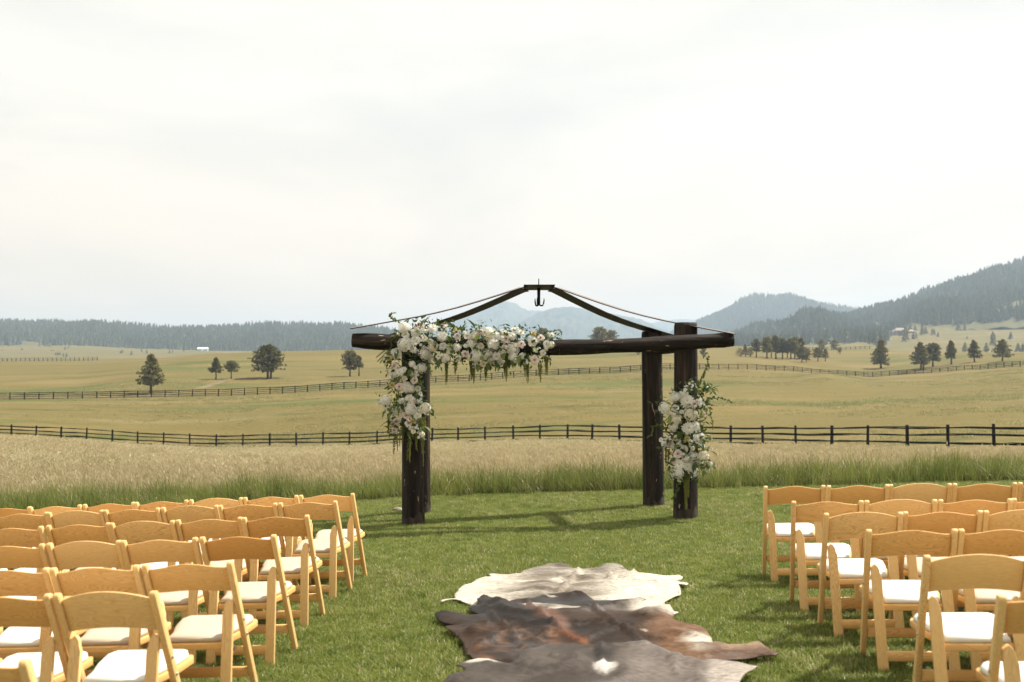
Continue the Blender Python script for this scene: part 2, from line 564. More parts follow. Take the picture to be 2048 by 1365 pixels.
# ================================================================== SETTING
def grid_mesh(name, P, mat, smooth=True):
    nr, nc = P.shape[0], P.shape[1]
    fs = [(i * nc + j, i * nc + j + 1, (i + 1) * nc + j + 1, (i + 1) * nc + j) for i in range(nr - 1) for j in range(nc - 1)]
    return mesh_of(name, P.reshape(-1, 3).tolist(), fs, mat, smooth)

xs = np.concatenate([np.linspace(-70, -14, 12), np.linspace(-13.5, 13.5, 109), np.linspace(14, 70, 12)])
ys = np.concatenate([[-60, -30, -15, -8, -4, -2], np.linspace(0, LAWN_Y, 63)])
GX, GY = np.meshgrid(xs, ys)
bumps = np.array([[noise.noise(Vector((x * .55, y * .55, 3))) * .012 for x in xs] for y in ys])
bumps[-1] = 0
P = np.dstack([GX, GY, zg(GX) + bumps])
mobj('lawn', grid_mesh('lawn', P, M['soil']), label='mown green lawn falling gently to one side', cat='lawn', kind='structure')

us = np.concatenate([np.linspace(-4200, -700, 14), np.linspace(-600, 2650, 280), np.linspace(2750, 2790, 3)])
ds = np.exp(np.linspace(math.log(LAWN_Y), math.log(6800), 260))
UU, DD = np.meshgrid(us, ds)
XX = (UU - 1024) / F * DD
ZZ = height(XX, DD)
und = np.array([[noise.noise(Vector((XX[i, j] * .03, DD[i, j] * .03, 9))) * min(.25, max(0, DD[i, j] - 16) * .004) for j in range(XX.shape[1])] for i in range(XX.shape[0])])
mobj('field', grid_mesh('field', np.dstack([XX, DD, ZZ + und]), M['field']), label='rolling dry ranch pasture beyond the lawn', cat='field', kind='structure')

# pale dirt tracks
def strip(name, pts, w, label, lift=.06):
    vs, fs = [], []
    for i, (x, y) in enumerate(pts):
        a = pts[max(i - 1, 0)]; b = pts[min(i + 1, len(pts) - 1)]
        t = Vector((b[0] - a[0], b[1] - a[1])).normalized(); nrm = Vector((-t.y, t.x))
        for s in (-1, 0, 1):
            q = (x + nrm.x * w * s / 2, y + nrm.y * w * s / 2)
            vs.append((q[0], q[1], gz(*q) + lift + (.02 if s == 0 else 0)))
        if i:
            k = (i - 1) * 3
            fs += [(k, k + 1, k + 4, k + 3), (k + 1, k + 2, k + 5, k + 4)]
    mobj(name, mesh_of(name, vs, fs, M['track'], True), label=label, cat='track', kind='structure')
strip('dirt_track', [((u - 1024) / F * (fd2(u) + 3.5), fd2(u) + 3.5) for u in np.linspace(-120, 400, 40)], 2.6, 'pale dirt track running along the far rail fence')
strip('dirt_track', [((u - 1024) / F * (fd2(u) + 4), fd2(u) + 4) for u in np.linspace(1725, 1860, 20)], 3.2, 'pale dirt track behind the dip of the far fence', .2)
strip('dirt_track', [((u - 1024) / F * d, d) for u, d in [(395, 205), (412, 210), (430, 217), (447, 224), (462, 230), (475, 233), (520, 236), (560, 236)]], 2.2, 'bare dirt path worn between the two small pines', .05)
strip('dirt_track', [((u - 1024) / F * d, d) for u, d in [(1835, 770), (1850, 790), (1862, 780), (1880, 760), (1895, 750)]], 6, 'pale track crossing the far slope below the house', .4)
strip('dirt_track', [((u - 1024) / F * d, d) for u, d in [(1828, 1065), (1850, 1070), (1875, 1085), (1905, 1100), (1930, 1120)]], 9, 'pale drive leading along the slope to the far house', .5)

# hills
def hill(name, top, base, d_top, d_base, mat, amp, label, n_u=160, n_t=26, back=.35, nsc=.004, du=None):
    tu = [p[0] for p in top]; tv = [p[1] for p in top]
    bu = [p[0] for p in base]; bv = [p[1] for p in base]
    U = np.linspace(min(tu), max(tu), n_u)
    rows = []
    T = np.concatenate([np.linspace(0, 1, n_t), [1.15, 1.4, 1.8]])
    P = np.zeros((len(T), n_u, 3))
    for j, u in enumerate(U):
        vt = np.interp(u, tu, tv); vb = np.interp(u, bu, bv)
        zt = zrow(vt, d_top); zb = zrow(vb, d_base)
        for i, t in enumerate(T):
            d = d_base + (d_top - d_base) * t
            if t <= 1:
                z = zb + (zt - zb) * (t ** .9)
                n = noise.fractal(Vector((u * nsc * 2.2, d * nsc, amp)), 1.0, 2.0, 5) * amp * math.sin(math.pi * min(1, t)) 
                n += noise.noise(Vector((u * nsc * 9, d * nsc * 3, 5))) * amp * .12
            else:
                z = zt - (t - 1) * (zt - zb) * back * 2
                n = 0
            P[i, j] = ((u - 1024) / F * d, d, z + n)
    mobj(name, grid_mesh(name, P, mat), label=label, cat='hill', kind='structure')
    return P[:n_t]

def forest_points(P, n, seed, dens=None, tmin=0.0, tmax=1.0):
    g = np.random.default_rng(seed)
    nt, nu = P.shape[:2]
    a = (tmin + (tmax - tmin) * g.random(n)) * (nt - 1.001); b = g.random(n) * (nu - 1.001)
    i = a.astype(int); j = b.astype(int); fa = (a - i)[:, None]; fb = (b - j)[:, None]
    q = (P[i, j] * (1 - fa) * (1 - fb) + P[i + 1, j] * fa * (1 - fb) + P[i, j + 1] * (1 - fa) * fb + P[i + 1, j + 1] * fa * fb)
    if dens is not None:
        nz = smooth_noise(q[:, 0], q[:, 1], dens[0], seed)
        q = q[nz < dens[1]]
    return q

# tree tops read from the photograph; the ground lies a tree height below them
LR = [(-400, 648), (-200, 650), (0, 650), (100, 650), (200, 651), (260, 655), (300, 659), (400, 662), (440, 660), (480, 657), (520, 653), (600, 653), (640, 653), (700, 656), (760, 664), (800, 672), (860, 684), (930, 700)]
hl = hill('hill', LR, [(-400, 691), (0, 693), (200, 697), (300, 701), (400, 706), (500, 709), (800, 709), (930, 711)], 1950, 1430, M['hillside'], 14, 'long low forested ridge closing the valley')
RE = [(1440, 684), (1480, 674), (1528, 661), (1576, 650), (1605, 641), (1634, 637), (1660, 638), (1711, 634), (1744, 623), (1781, 615), (1821, 602), (1850, 587), (1876, 580), (1931, 563), (1986, 543), (2048, 527), (2200, 490), (2500, 440)]
he = hill('hill', RE, [(1440, 697), (1480, 697), (1610, 690), (1690, 700), (1790, 682), (1832, 663), (1900, 662), (2048, 655), (2500, 640)], 1750, 1050, M['hillside'], 22, 'steep pine covered hillside above the house')
MD = [(1340, 690), (1400, 649), (1437, 638), (1459, 624), (1484, 605), (1502, 597.5), (1525, 597), (1546, 599), (1570, 598), (1583, 596), (1601, 600), (1627, 611), (1656, 616), (1693, 622), (1730, 624), (1800, 640), (1900, 680)]
hd = hill('hill', MD, [(1340, 705), (1900, 705)], 3000, 2300, M['mountain'], 40, 'rounded forested hill with two summits')
hill('mountain', [(700, 690), (800, 668), (830, 658), (870, 645), (900, 635.7), (938, 624), (973, 612), (992, 606), (1010, 603), (1026, 605), (1043, 615), (1055, 621), (1084, 622), (1150, 630), (1250, 650), (1400, 700)],
     [(700, 712), (1400, 712)], 5300, 4300, M['mountain'], 45, 'hazy blue mountain with the tallest peak', nsc=.012, n_u=240, n_t=40)
hill('mountain', [(1000, 690), (1030, 655), (1052, 638), (1073, 628), (1099, 618), (1131, 613.7), (1152, 614), (1172, 619.5), (1216, 627), (1254, 633), (1284, 640), (1319, 655), (1342, 665), (1400, 690), (1450, 705)],
     [(1000, 712), (1450, 712)], 4400, 3700, M['mountain'], 38, 'broad hazy mountain seen through the arch', nsc=.012, n_u=200, n_t=40)
hill('mountain', [(1200, 690), (1260, 660), (1301, 647), (1348, 640), (1371, 638), (1392, 640), (1421, 645), (1480, 665), (1560, 700)],
     [(1200, 712), (1560, 712)], 6400, 5600, M['mountain'], 35, 'faint low mountain farthest off in the haze', nsc=.012)

M['needle_far'] = leaf_mat('far_pine_needle', (.055, .072, .038), (.125, .14, .070), .2)
def far_pine(name, seed, wide, mat):
    rd = random.Random(seed)
    mb = MB()
    mb.tube([(0, 0, -.02), (0, 0, .3)], [.022, .016], 4, False, 1)
    L = 7
    for k in range(L):
        t = k / L
        z0 = .16 + .78 * t; r = wide * (1 - t) ** .75 * rd.uniform(.8, 1.15) + .02
        n = 6; off = rd.uniform(0, 6)
        ring = []
        for q in range(n * 2):
            a = off + math.pi * q / n
            rr = r * (rd.uniform(.85, 1.2) if q % 2 == 0 else rd.uniform(.45, .7))
            ring.append((math.cos(a) * rr, math.sin(a) * rr, z0 - rr * .35 + rd.uniform(-.015, .015)))
        apex = (rd.uniform(-.01, .01), rd.uniform(-.01, .01), min(1.0, z0 + .2))
        mb.add(ring + [apex], [(q, (q + 1) % (2 * n), 2 * n) for q in range(2 * n)], 0)
    return mb.mesh(name, [mat, M['bark']])
fp = [far_pine('far_pine_%d' % i, i, w, M['needle_far']) for i, w in enumerate((.15, .19, .26, .17, .22))]

def forest(name, pts, hmin, hmax, label, seed):
    g = np.random.default_rng(seed)
    n = len(pts)
    h = hmin + (hmax - hmin) * g.random(n) ** 1.3
    w = h * (.85 + .4 * g.random(n))
    scatter(name, pts - np.array([0, 0, .3]), np.column_stack([np.zeros(n), np.zeros(n), g.random(n) * 6.28]), np.column_stack([w, w, h]), g.integers(0, 5, n), fp, label, 'forest')
forest('forest', forest_points(hl, 15000, 3, (.012, .38)), 8, 15, 'dense pine forest covering the long low ridge', 1)
fe = forest_points(he, 15000, 4, (.012, .40), .04)
fx = []
g_ = np.random.default_rng(9)
for (u0, u1, d0, d1, n) in [(1690, 1810, 860, 1000, 90), (1735, 1800, 790, 850, 30), (1560, 1720, 930, 1050, 120), (1640, 1760, 1000, 1080, 80)]:
    uu = g_.uniform(u0, u1, n); dd = g_.uniform(d0, d1, n); x = (uu - 1024) / F * dd
    fx.append(np.column_stack([x, dd, height(x, dd)]))
fe = np.vstack([fe] + fx)
uf = fe[:, 0] / fe[:, 1] * F + 1024
fe = fe[~((uf > 1778) & (uf < 1842) & (fe[:, 1] < 1110))]
forest('forest', fe, 7, 15, 'dense pine forest covering the steep hillside', 2)
forest('forest', forest_points(hd, 9000, 5, (.004, .45)), 12, 22, 'distant pine forest on the two summit hill', 3)

# ------------------------------------------------------------------ fences
def rail_mesh(sag, n=6, name='rail'):
    mb = MB()
    mb.tube([(0, 0, 0), (.25, 0, -.7 * sag), (.5, 0, -sag), (.75, 0, -.75 * sag), (1, 0, 0)], [1, .9, 1.08, .95, 1.0], n)
    return mb.mesh(name, M['fence'], True)
rails = [rail_mesh(s) for s in (0.2, 0.9, -.5, 1.4)]
def post_mesh(r, h, n=8):
    mb = MB()
    mb.tube([(0, 0, -.25), (0, 0, h * .5), (0, 0, h - .015), (0, 0, h)], [r * 1.05, r, r * .97, r * .8], n, wob=.06)
    return mb.mesh('post', M['fence'])

def fence(name, posts, hs, rr, pr, H, label, n_single=None):
    root = empty(name, (posts[0].x, posts[0].y, posts[0].z), label=label, cat='fence')
    base = root.location.copy()
    pms = [post_mesh(pr * f, H) for f in (1, 1.1, .93)]
    rd = random.Random(3)
    for p in posts:
        o = bpy.data.objects.new('post', rd.choice(pms))
        o.location = p - base
        o.rotation_euler = (rd.uniform(-.03, .03), rd.uniform(-.035, .035), rd.uniform(0, 6))
        link(o, root)
    for i in range(len(posts) - 1):
        a, b = posts[i], posts[i + 1]
        for h in hs:
            pa = a + Vector((0, 0, h + rd.uniform(-.025, .025))); pb = b + Vector((0, 0, h + rd.uniform(-.025, .025)))
            d = pb - pa
            o = bpy.data.objects.new('rail', rd.choice(rails))
            q = d.to_track_quat('X', 'Z')
            o.rotation_mode = 'QUATERNION'
            o.rotation_quaternion = q
            o.location = pa - base
            o.scale = (d.length, rr, rr)
            link(o, root)
    return root
near_posts = []
for (u, v) in FN:
    d = fd(u)
    p = at(u, v, d)
    p.z = gz(p.x, p.y)
    near_posts.append(p)
fence('rail_fence', near_posts, (1.17, .78, .39, .06), .052, .088, FN_H, 'dark round rail fence standing in the tall straw coloured grass')
far_posts = []
for (u, v) in zip(F2_U, F2_V):
    d = fd2(u)
    p = at(u, v, d); p.z = gz(p.x, p.y)
    far_posts.append(p)
fr = fence('rail_fence', far_posts, (1.2, .84, .48), .055, .10, F2_H, 'dark rail fence winding across the pasture in front of the pines')
mb = MB()
for i in range(len(far_posts) - 1):
    mb.tube([far_posts[i] - fr.location + Vector((0, 0, .13)), far_posts[i + 1] - fr.location + Vector((0, 0, .13))], .045, 4)
o = mobj('lowest_rails', mb.mesh('lowest_rails', M['fence']), fr, kind='stuff')
# remote fences on the crest
def far_fence(pts, label, H=1.35):
    ps = []
    for (u, d) in pts:
        x = (u - 1024) / F * d
        ps.append(Vector((x, d, gz(x, d))))
    root = empty('rail_fence', ps[0], label=label, cat='fence')
    pm = post_mesh(.13, H, 5)
    for p in ps:
        o = bpy.data.objects.new('post', pm); o.location = p - ps[0]; link(o, root)
    for i in range(len(ps) - 1):
        for h in (1.15, .65, .2):
            d = (ps[i + 1] - ps[i])
            o = bpy.data.objects.new('rail', rails[0])
            o.rotation_mode = 'QUATERNION'; o.rotation_quaternion = d.to_track_quat('X', 'Z')
            o.location = ps[i] - ps[0] + Vector((0, 0, h)); o.scale = (d.length, .05, .05)
            link(o, root)
far_fence([(-40 + 9 * k, 398 + .9 * k) for k in range(27)], 'remote thin fence along the crest below the forested ridge')
far_fence([(1588 + 9.5 * k, 452 + (k - 6) ** 2 * .12) for k in range(17)], 'remote thin fence curving behind the pine grove')

# ------------------------------------------------------------------ pines in the pasture
def pine(u, d, hpx, wpx, shape, tf, seed, label, group=None, mat=None, lean=0.0, nb=46, name='pine_tree', twin=False):
    rd = random.Random(seed)
    x = (u - 1024) / F * d
    z = gz(x, d)
    h = hpx / F * d; w = wpx / F * d / 2
    root = empty(name, (x, d, z), label=label, cat='tree', group=group)
    tr = MB(); cr = MB()
    bend = [Vector((0, 0, -.3))]
    for k in range(1, 6):
        t = k / 5
        bend.append(Vector((lean * h * t * t + rd.uniform(-.01, .01) * h, rd.uniform(-.01, .01) * h, h * .96 * t)))
    r0 = h * .032
    tr.tube(bend, [r0 * 1.35, r0, r0 * .85, r0 * .6, r0 * .35, r0 * .1], 7)
    if twin:
        tr.tube([Vector((h * .09, 0, -.3)), Vector((h * .1, .05, h * .3)), Vector((h * .05, 0, h * .6))], [r0 * 1.1, r0 * .9, r0 * .3], 7)
    def axis(t):
        f = t * 5; i = min(4, int(f)); return bend[i].lerp(bend[i + 1], f - i)
    def prof(t):
        s = (t - tf) / (1 - tf)
        if shape == 'cone': return max(.10, (1 - s) ** .8) * (.72 + .28 * min(1, s * 6))
        if shape == 'round': return max(.18, math.sqrt(max(0, 1 - ((s - .38) / .64) ** 2)))
        return max(.2, (1 - s) ** .55) * (.9 if s > .12 else .75)
    nb = int(nb * 1.5)
    for b in range(nb):
        t = tf + (1 - tf) * ((b + rd.random()) / nb) ** .9
        a = b * 2.399 + rd.uniform(-.5, .5)
        L = w * prof(t) * rd.uniform(.62, 1.12)
        if rd.random() < .12: L *= .5
        p0 = axis(min(.99, t))
        rise = h * (.05 if t > tf + .15 else -.01) * rd.uniform(.2, 1.4)
        dirv = Vector((math.cos(a), math.sin(a), 0))
        p1 = p0 + dirv * L + Vector((0, 0, rise))
        tr.tube([p0, p0.lerp(p1, .55) - Vector((0, 0, rise * .25)), p1], [r0 * .28, r0 * .16, r0 * .05], 3, False)
        nt = max(4, int(4 + 6 * L / w))
        for q in range(nt):
            s = .28 + .74 * (q + rd.random()) / nt
            c = p0.lerp(p1, s) + Vector((rd.uniform(-1, 1), rd.uniform(-1, 1), rd.uniform(-.5, .8))) * h * .035
            R0 = h * rd.uniform(.038, .062)
            mi = 0 if rd.random() < .72 else 1
            for e in range(9):
                dv = Vector((rd.gauss(0, 1) + dirv.x * .5, rd.gauss(0, 1) + dirv.y * .5, rd.gauss(.45, .8))).normalized()
                sd = dv.cross(Vector((rd.gauss(0, 1), rd.gauss(0, 1), rd.gauss(0, 1)))).normalized() * R0 * .30
                cr.add([c - sd * .6, c + dv * R0 * .6 + sd * 1.1, c + dv * R0 * 1.25, c + dv * R0 * .55 - sd * 1.1], [(0, 1, 2, 3)], mi)
    mobj('trunk', tr.mesh('trunk', M['bark'], True), root)
    mobj('crown', cr.mesh('crown', [M['needle2'], M['needle']] if mat == 2 else [M['needle'], M['needle2']]), root)
    return root
pine(303, 196, 75, 72, 'cone', .24, 1, 'tall broad pine standing right behind the far rail fence', nb=56)
pine(432, 229, 43, 33, 'cone', .34, 2, 'slim pointed young pine beside a smaller round young pine', nb=36)
pine(463, 231, 36, 30, 'round', .42, 3, 'smallest of the pasture pines, round crowned beside a bare path', nb=34)
pine(536, 233, 65, 68, 'round', .22, 4, 'large round crowned pine with a stout trunk near two young pines', nb=64, twin=True)
pine(700, 240, 50, 40, 'round', .28, 5, 'compact dark pine with a thin sapling leaning against it', nb=44)
pine(718, 240.5, 40, 20, 'cone', .45, 6, 'thin sapling with spindly stem crowding a compact dark pine', nb=22)
pine(1200, 395, 42, 40, 'round', .18, 7, 'taller of the two grey green pines seen under the steel canopy', nb=50, mat=2)
pine(1222, 397, 36, 34, 'round', .18, 8, 'lower spreading grey green pine seen under the steel canopy', nb=42, mat=2)
pine(1085, 398, 41, 36, 'round', .2, 9, 'grey green pine peeping over the floral garland', nb=40, mat=2)
pine(1276, 300, 26, 28, 'round', .15, 10, 'low dark pine half hidden by the rear log post', nb=30)
pine(1407, 300, 26, 16, 'round', .15, 11, 'low dark pine half hidden by the post with the flower spray', nb=22)
ORD_T = ['first', 'second', 'third', 'fourth', 'fifth', 'sixth', 'seventh', 'eighth', 'ninth']
G = 'pines of the grove behind the far fence'
for k, (u, d, hp, wp, sh, tf) in enumerate([(1481, 338, 17, 22, 'round', .08), (1491, 343, 24, 18, 'cone', .12), (1501, 345, 18, 16, 'round', .12), (1513, 341, 36, 18, 'round', .35),
        (1534, 343, 42, 26, 'round', .3), (1543, 352, 36, 16, 'round', .35), (1552, 345, 45, 20, 'round', .3), (1565, 346, 40, 22, 'round', .32), (1575, 356, 34, 16, 'round', .35),
        (1582, 344, 40, 24, 'round', .3), (1590, 346, 42, 22, 'round', .3), (1601, 350, 40, 22, 'round', .3)]):
    pine(u, d, hp, wp, sh, tf, 30 + k, ('low bushy pine, %s from the outer end of the close grove' % ORD_T[k]) if k < 3 else ('dark upright pine in the close grove, %s counting from its low bushy end' % ORD_T[k - 3]), G, nb=34 if hp > 25 else 26, name='pine_tree')
pine(1604, 318, 31, 28, 'round', .2, 50, 'bushy pine standing just in front of the close grove', nb=38)
pine(1613, 320, 27, 22, 'round', .22, 51, 'paler bushy pine at the corner of the close grove', nb=34, mat=2)
pine(1636, 328, 27, 24, 'round', .3, 52, 'leaning pine of a pair standing apart from the grove', nb=34, lean=-.08)
pine(1651, 328, 25, 20, 'cone', .3, 53, 'thin trunked pine of a pair standing apart from the grove', nb=30)
pine(1644, 455, 22, 20, 'round', .1, 54, 'round pine on the crest by the remote curving fence', nb=30, mat=2)
pine(1669, 458, 20, 20, 'round', .08, 55, 'low round pine on the crest, broader than it is tall', nb=30, mat=2)
pine(1680, 380, 14, 10, 'round', .35, 56, 'tiny lone pine sapling below the remote curving fence', nb=18)
pine(1762, 303, 56, 48, 'cone', .14, 57, 'tall full skirted pine standing alone above the fence dip', nb=60, mat=2)
pine(1842, 276, 54, 50, 'cone', .22, 58, 'twin trunked pine close behind the far fence', nb=58, twin=True)
pine(1866, 284, 46, 36, 'round', .26, 59, 'open crowned pine next to the twin trunked pine', nb=44, mat=2)
pine(1903, 280, 47, 26, 'cone', .28, 60, 'narrow spire shaped pine on a thin trunk', nb=42)
pine(1949, 273, 43, 38, 'cone', .22, 61, 'neat triangular pine between the spire pine and flat one', nb=44)
pine(2005, 264, 43, 52, 'umbrella', .2, 62, 'wide flat layered pine with long level branches', nb=46)

# small far trees, one by one
sm = [far_pine('small_far_tree_%d' % i, 50 + i, w, M['needle']) for i, w in enumerate((.3, .36, .42))]
def small_tree(u, d, h, k, label, group):
    x = (u - 1024) / F * d
    r = bpy.data.objects.new('small_pine', sm[k % 3])
    r.location = (x, d, gz(x, d) - .1); r.rotation_euler = (0, 0, k * 1.3); r.scale = (h * 1.05, h * 1.05, h)
    link(r, None, label, 'tree', group)
for k, (cx, cy, h) in enumerate([(15, 437, 3.5), (222, 432, 4), (403, 410, 6), (457, 412, 5), (490, 407, 6), (510, 405, 6), (523, 437, 3), (545, 437, 2.5), (570, 465, 4), (590, 465, 4.5), (612, 465, 4),
        (665, 430, 5), (695, 422, 3.5), (650, 480, 4), (680, 485, 4), (1230, 450, 4), (1248, 445, 5), (1345, 467, 5), (1448, 432, 5), (1502, 447, 5), (1735, 450, 5), (1765, 447, 4), (1880, 432, 4)]):
    u = cx / 5.12; v = 620 + cy / 5.12
    d = float(np.interp(v, [700, 706, 716], [1380, 1150, 900]))
    small_tree(u, d, h, k, 'tiny dark pine dotted on the pale plain below the low ridge', 'small pines on the pale valley plain')
for k, (cx, cy, h) in enumerate([(785, 305, 11), (677, 348, 7), (712, 340, 6), (910, 305, 7), (935, 300, 6), (985, 325, 5), (1345, 352, 3), (1655, 355, 5), (1893, 362, 7), (1670, 440, 12), (1585, 500, 7),
        (1980, 500, 6.5), (2040, 500, 6.5), (1318, 495, 7), (830, 285, 7), (580, 380, 15), (640, 255, 9), (700, 250, 8), (500, 285, 6), (540, 290, 7), (1240, 240, 9), (1320, 245, 8)]):
    u = 1720 + cx / 6.244; v = 622 + cy / 6.244
    d = float(np.interp(v, [655, 672, 690, 704], [1090, 950, 800, 640]))
    small_tree(u, d, h, k, 'small dark pine scattered on the open slope below the house', 'small pines on the far slope')

# ------------------------------------------------------------------ far buildings
M['stucco'] = noisy_mat('stucco', [(.4, (.19, .155, .125)), (.6, (.24, .195, .16))], 2, rough=.9)
M['rooftile'] = noisy_mat('roof_tile', [(.4, (.20, .165, .14)), (.6, (.26, .215, .185))], 3, rough=.85)
M['pane'] = noisy_mat('window_pane', [(.4, (.03, .035, .04)), (.6, (.05, .055, .06))], 1, rough=.15, spec=.6)
M['white'] = noisy_mat('white_metal', [(.4, (.74, .74, .72)), (.6, (.80, .80, .78))], 1, rough=.5)
M['shed_green'] = noisy_mat('shed_green', [(.4, (.28, .40, .36)), (.6, (.34, .46, .42))], 1, rough=.6)
def hip(mb, x0, x1, y0, y1, z, h, ov=.6):
    x0 -= ov; x1 += ov; y0 -= ov; y1 += ov
    r = (y1 - y0) / 2 * .8
    mb.add([(x0, y0, z), (x1, y0, z), (x1, y1, z), (x0, y1, z), (x0 + r, (y0 + y1) / 2, z + h), (x1 - r, (y0 + y1) / 2, z + h)],
           [(0, 1, 5, 4), (1, 2, 5), (2, 3, 4, 5), (3, 0, 4), (3, 2, 1, 0)])
def place(u, d):
    x = (u - 1024) / F * d
    return (x, d, gz(x, d))
hs = empty('house', place(1808, 1015), (0, 0, .15), label='low tan house with hipped roof at the forest edge', cat='house')
for nm, args in (('wall', (-8, 6, 0, 9, -3, 3.6)), ('wall', (8, 15, 2, 9, -3, 3.0)), ('wall', (-11, -8.2, 1, 7, -3, 2.6))):
    mb = MB(); mb.box(*args); mobj(nm, mb.mesh(nm, M['stucco']), hs)
for args in ((-8, 6, 0, 9, 3.62, 3.2), (8, 15, 2, 9, 3.02, 2.2), (-11, -8.2, 1, 7, 2.62, 1.3)):
    mb = MB(); hip(mb, *args); mobj('roof', mb.mesh('roof', M['rooftile']), hs)
for x in (-6.5, -3.6, -.7, 2.4, 9.6, 12.4):
    mb = MB(); mb.box(x, x + 1.6, (-.12 if x < 7 else 1.88), (-.02 if x < 7 else 1.98), .8, 2.5); mobj('window', mb.mesh('window', M['pane']), hs)
mb = MB(); mb.box(4.3, 5.4, -.12, -.02, 0, 2.3); mobj('door', mb.mesh('door', M['bark']), hs)
bn = empty('barn', place(404, 1330), (0, 0, .1), label='long low white roofed barn on the valley plain', cat='barn')
mb = MB(); mb.box(-6.5, 6.5, 0, 8, -1, 2.6); mobj('wall', mb.mesh('wall', M['shed_green']), bn)
mb = MB()
mb.add([(-6.9, -.4, 2.62), (6.9, -.4, 2.62), (6.9, 8.4, 2.62), (-6.9, 8.4, 2.62), (-6.9, 4, 4.9), (6.9, 4, 4.9)], [(0, 1, 5, 4), (2, 3, 4, 5), (0, 4, 3), (1, 2, 5), (3, 2, 1, 0)])
mobj('roof', mb.mesh('roof', M['white']), bn)
mb = MB(); mb.box(-1.5, 1.5, -.1, -.02, -.5, 2.3); mobj('door', mb.mesh('door', M['white']), bn)
sh = empty('shed', place(1964, 1135), (0, 0, .5), label='small white roofed shed among trees by the slope', cat='shed')
mb = MB(); mb.box(-2, 2, 0, 4, -1, 2.2); mobj('wall', mb.mesh('wall', M['stucco']), sh)
mb = MB(); mb.add([(-2.3, -.3, 2.22), (2.3, -.3, 2.22), (2.3, 4.3, 2.22), (-2.3, 4.3, 2.22), (-2.3, 2, 3.6), (2.3, 2, 3.6)], [(0, 1, 5, 4), (2, 3, 4, 5), (0, 4, 3), (1, 2, 5), (3, 2, 1, 0)])
mobj('roof', mb.mesh('roof', M['white']), sh)

# ================================================================== LOG ARCH
def log_mat(name, stretch):
    m, n, l, p = new_mat(name)
    tc = n.new('ShaderNodeTexCoord'); oi = n.new('ShaderNodeObjectInfo')
    va = n.new('ShaderNodeVectorMath'); va.operation = 'ADD'
    mu = n.new('ShaderNodeMath'); mu.operation = 'MULTIPLY'; mu.inputs[1].default_value = 19
    l.new(oi.outputs['Random'], mu.inputs[0]); l.new(tc.outputs['Object'], va.inputs[0]); l.new(mu.outputs[0], va.inputs[1])
    mp = n.new('ShaderNodeMapping'); mp.inputs['Scale'].default_value = stretch
    l.new(va.outputs[0], mp.inputs['Vector'])
    n1 = n.new('ShaderNodeTexNoise'); n1.inputs['Scale'].default_value = 15; n1.inputs['Detail'].default_value = 9; n1.inputs['Roughness'].default_value = .65
    l.new(mp.outputs[0], n1.inputs['Vector'])
    r1 = ramp(n, [(.34, (.0045, .0035, .003)), (.47, (.015, .0105, .008)), (.58, (.032, .023, .017)), (.72, (.085, .063, .046))])
    l.new(n1.outputs['Fac'], r1.inputs['Fac'])
    n2 = n.new('ShaderNodeTexNoise'); n2.inputs['Scale'].default_value = 34; n2.inputs['Detail'].default_value = 3
    mp2 = n.new('ShaderNodeMapping'); mp2.inputs['Scale'].default_value = tuple(max(.22, s * .8) for s in stretch)
    l.new(va.outputs[0], mp2.inputs['Vector']); l.new(mp2.outputs[0], n2.inputs['Vector'])
    mr = n.new('ShaderNodeMapRange'); mr.inputs['From Min'].default_value = .68; mr.inputs['From Max'].default_value = .72
    l.new(n2.outputs['Fac'], mr.inputs['Value'])
    mx = n.new('ShaderNodeMix'); mx.data_type = 'RGBA'; mx.inputs['B'].default_value = (.36, .28, .21, 1)
    l.new(mr.outputs['Result'], mx.inputs['Factor']); l.new(r1.outputs['Color'], mx.inputs['A'])
    l.new(mx.outputs['Result'], p.inputs['Base Color'])
    p.inputs['Roughness'].default_value = .7
    p.inputs['Specular IOR Level'].default_value = .15
    b = n.new('ShaderNodeBump'); b.inputs['Strength'].default_value = 1.0; b.inputs['Distance'].default_value = .03
    l.new(n1.outputs['Fac'], b.inputs['Height']); l.new(b.outputs[0], p.inputs['Normal'])
    return m
M['log_v'] = log_mat('stained_log_upright', (1, 1, .07))
M['log_h'] = log_mat('stained_log_level', (.07, 1, 1))
M['steel'] = noisy_mat('weathered_steel', [(.3, (.010, .008, .007)), (.7, (.022, .017, .014))], 7, rough=.55, spec=.15)
M['steel_lit_top'] = noisy_mat('steel_lit_tone', [(.3, (.11, .09, .08)), (.7, (.18, .148, .132))], 7, rough=.6, spec=.3)  # same steel in a lighter colour: daylight on the strap tops, painted in
M['weather'] = noisy_mat('weathered_log_foot', [(.3, (.014, .011, .008)), (.7, (.065, .05, .038))], 14, rough=.9, stretch=(1, 1, .15))

fl = hit_lawn(826, 1050); frp = hit_lawn(1371, 1038)
bl = hit_lawn(841, 1026); br = hit_lawn(1307, 1014)
AX = (fl.x + frp.x + bl.x + br.x) / 4; AY = (fl.y + frp.y + bl.y + br.y) / 4
arch = empty('log_arch', (AX, AY, gz(AX, AY)), label='dark log ceremony arch with bent steel canopy and hanging hooks', cat='arch')
A0 = arch.location.copy()

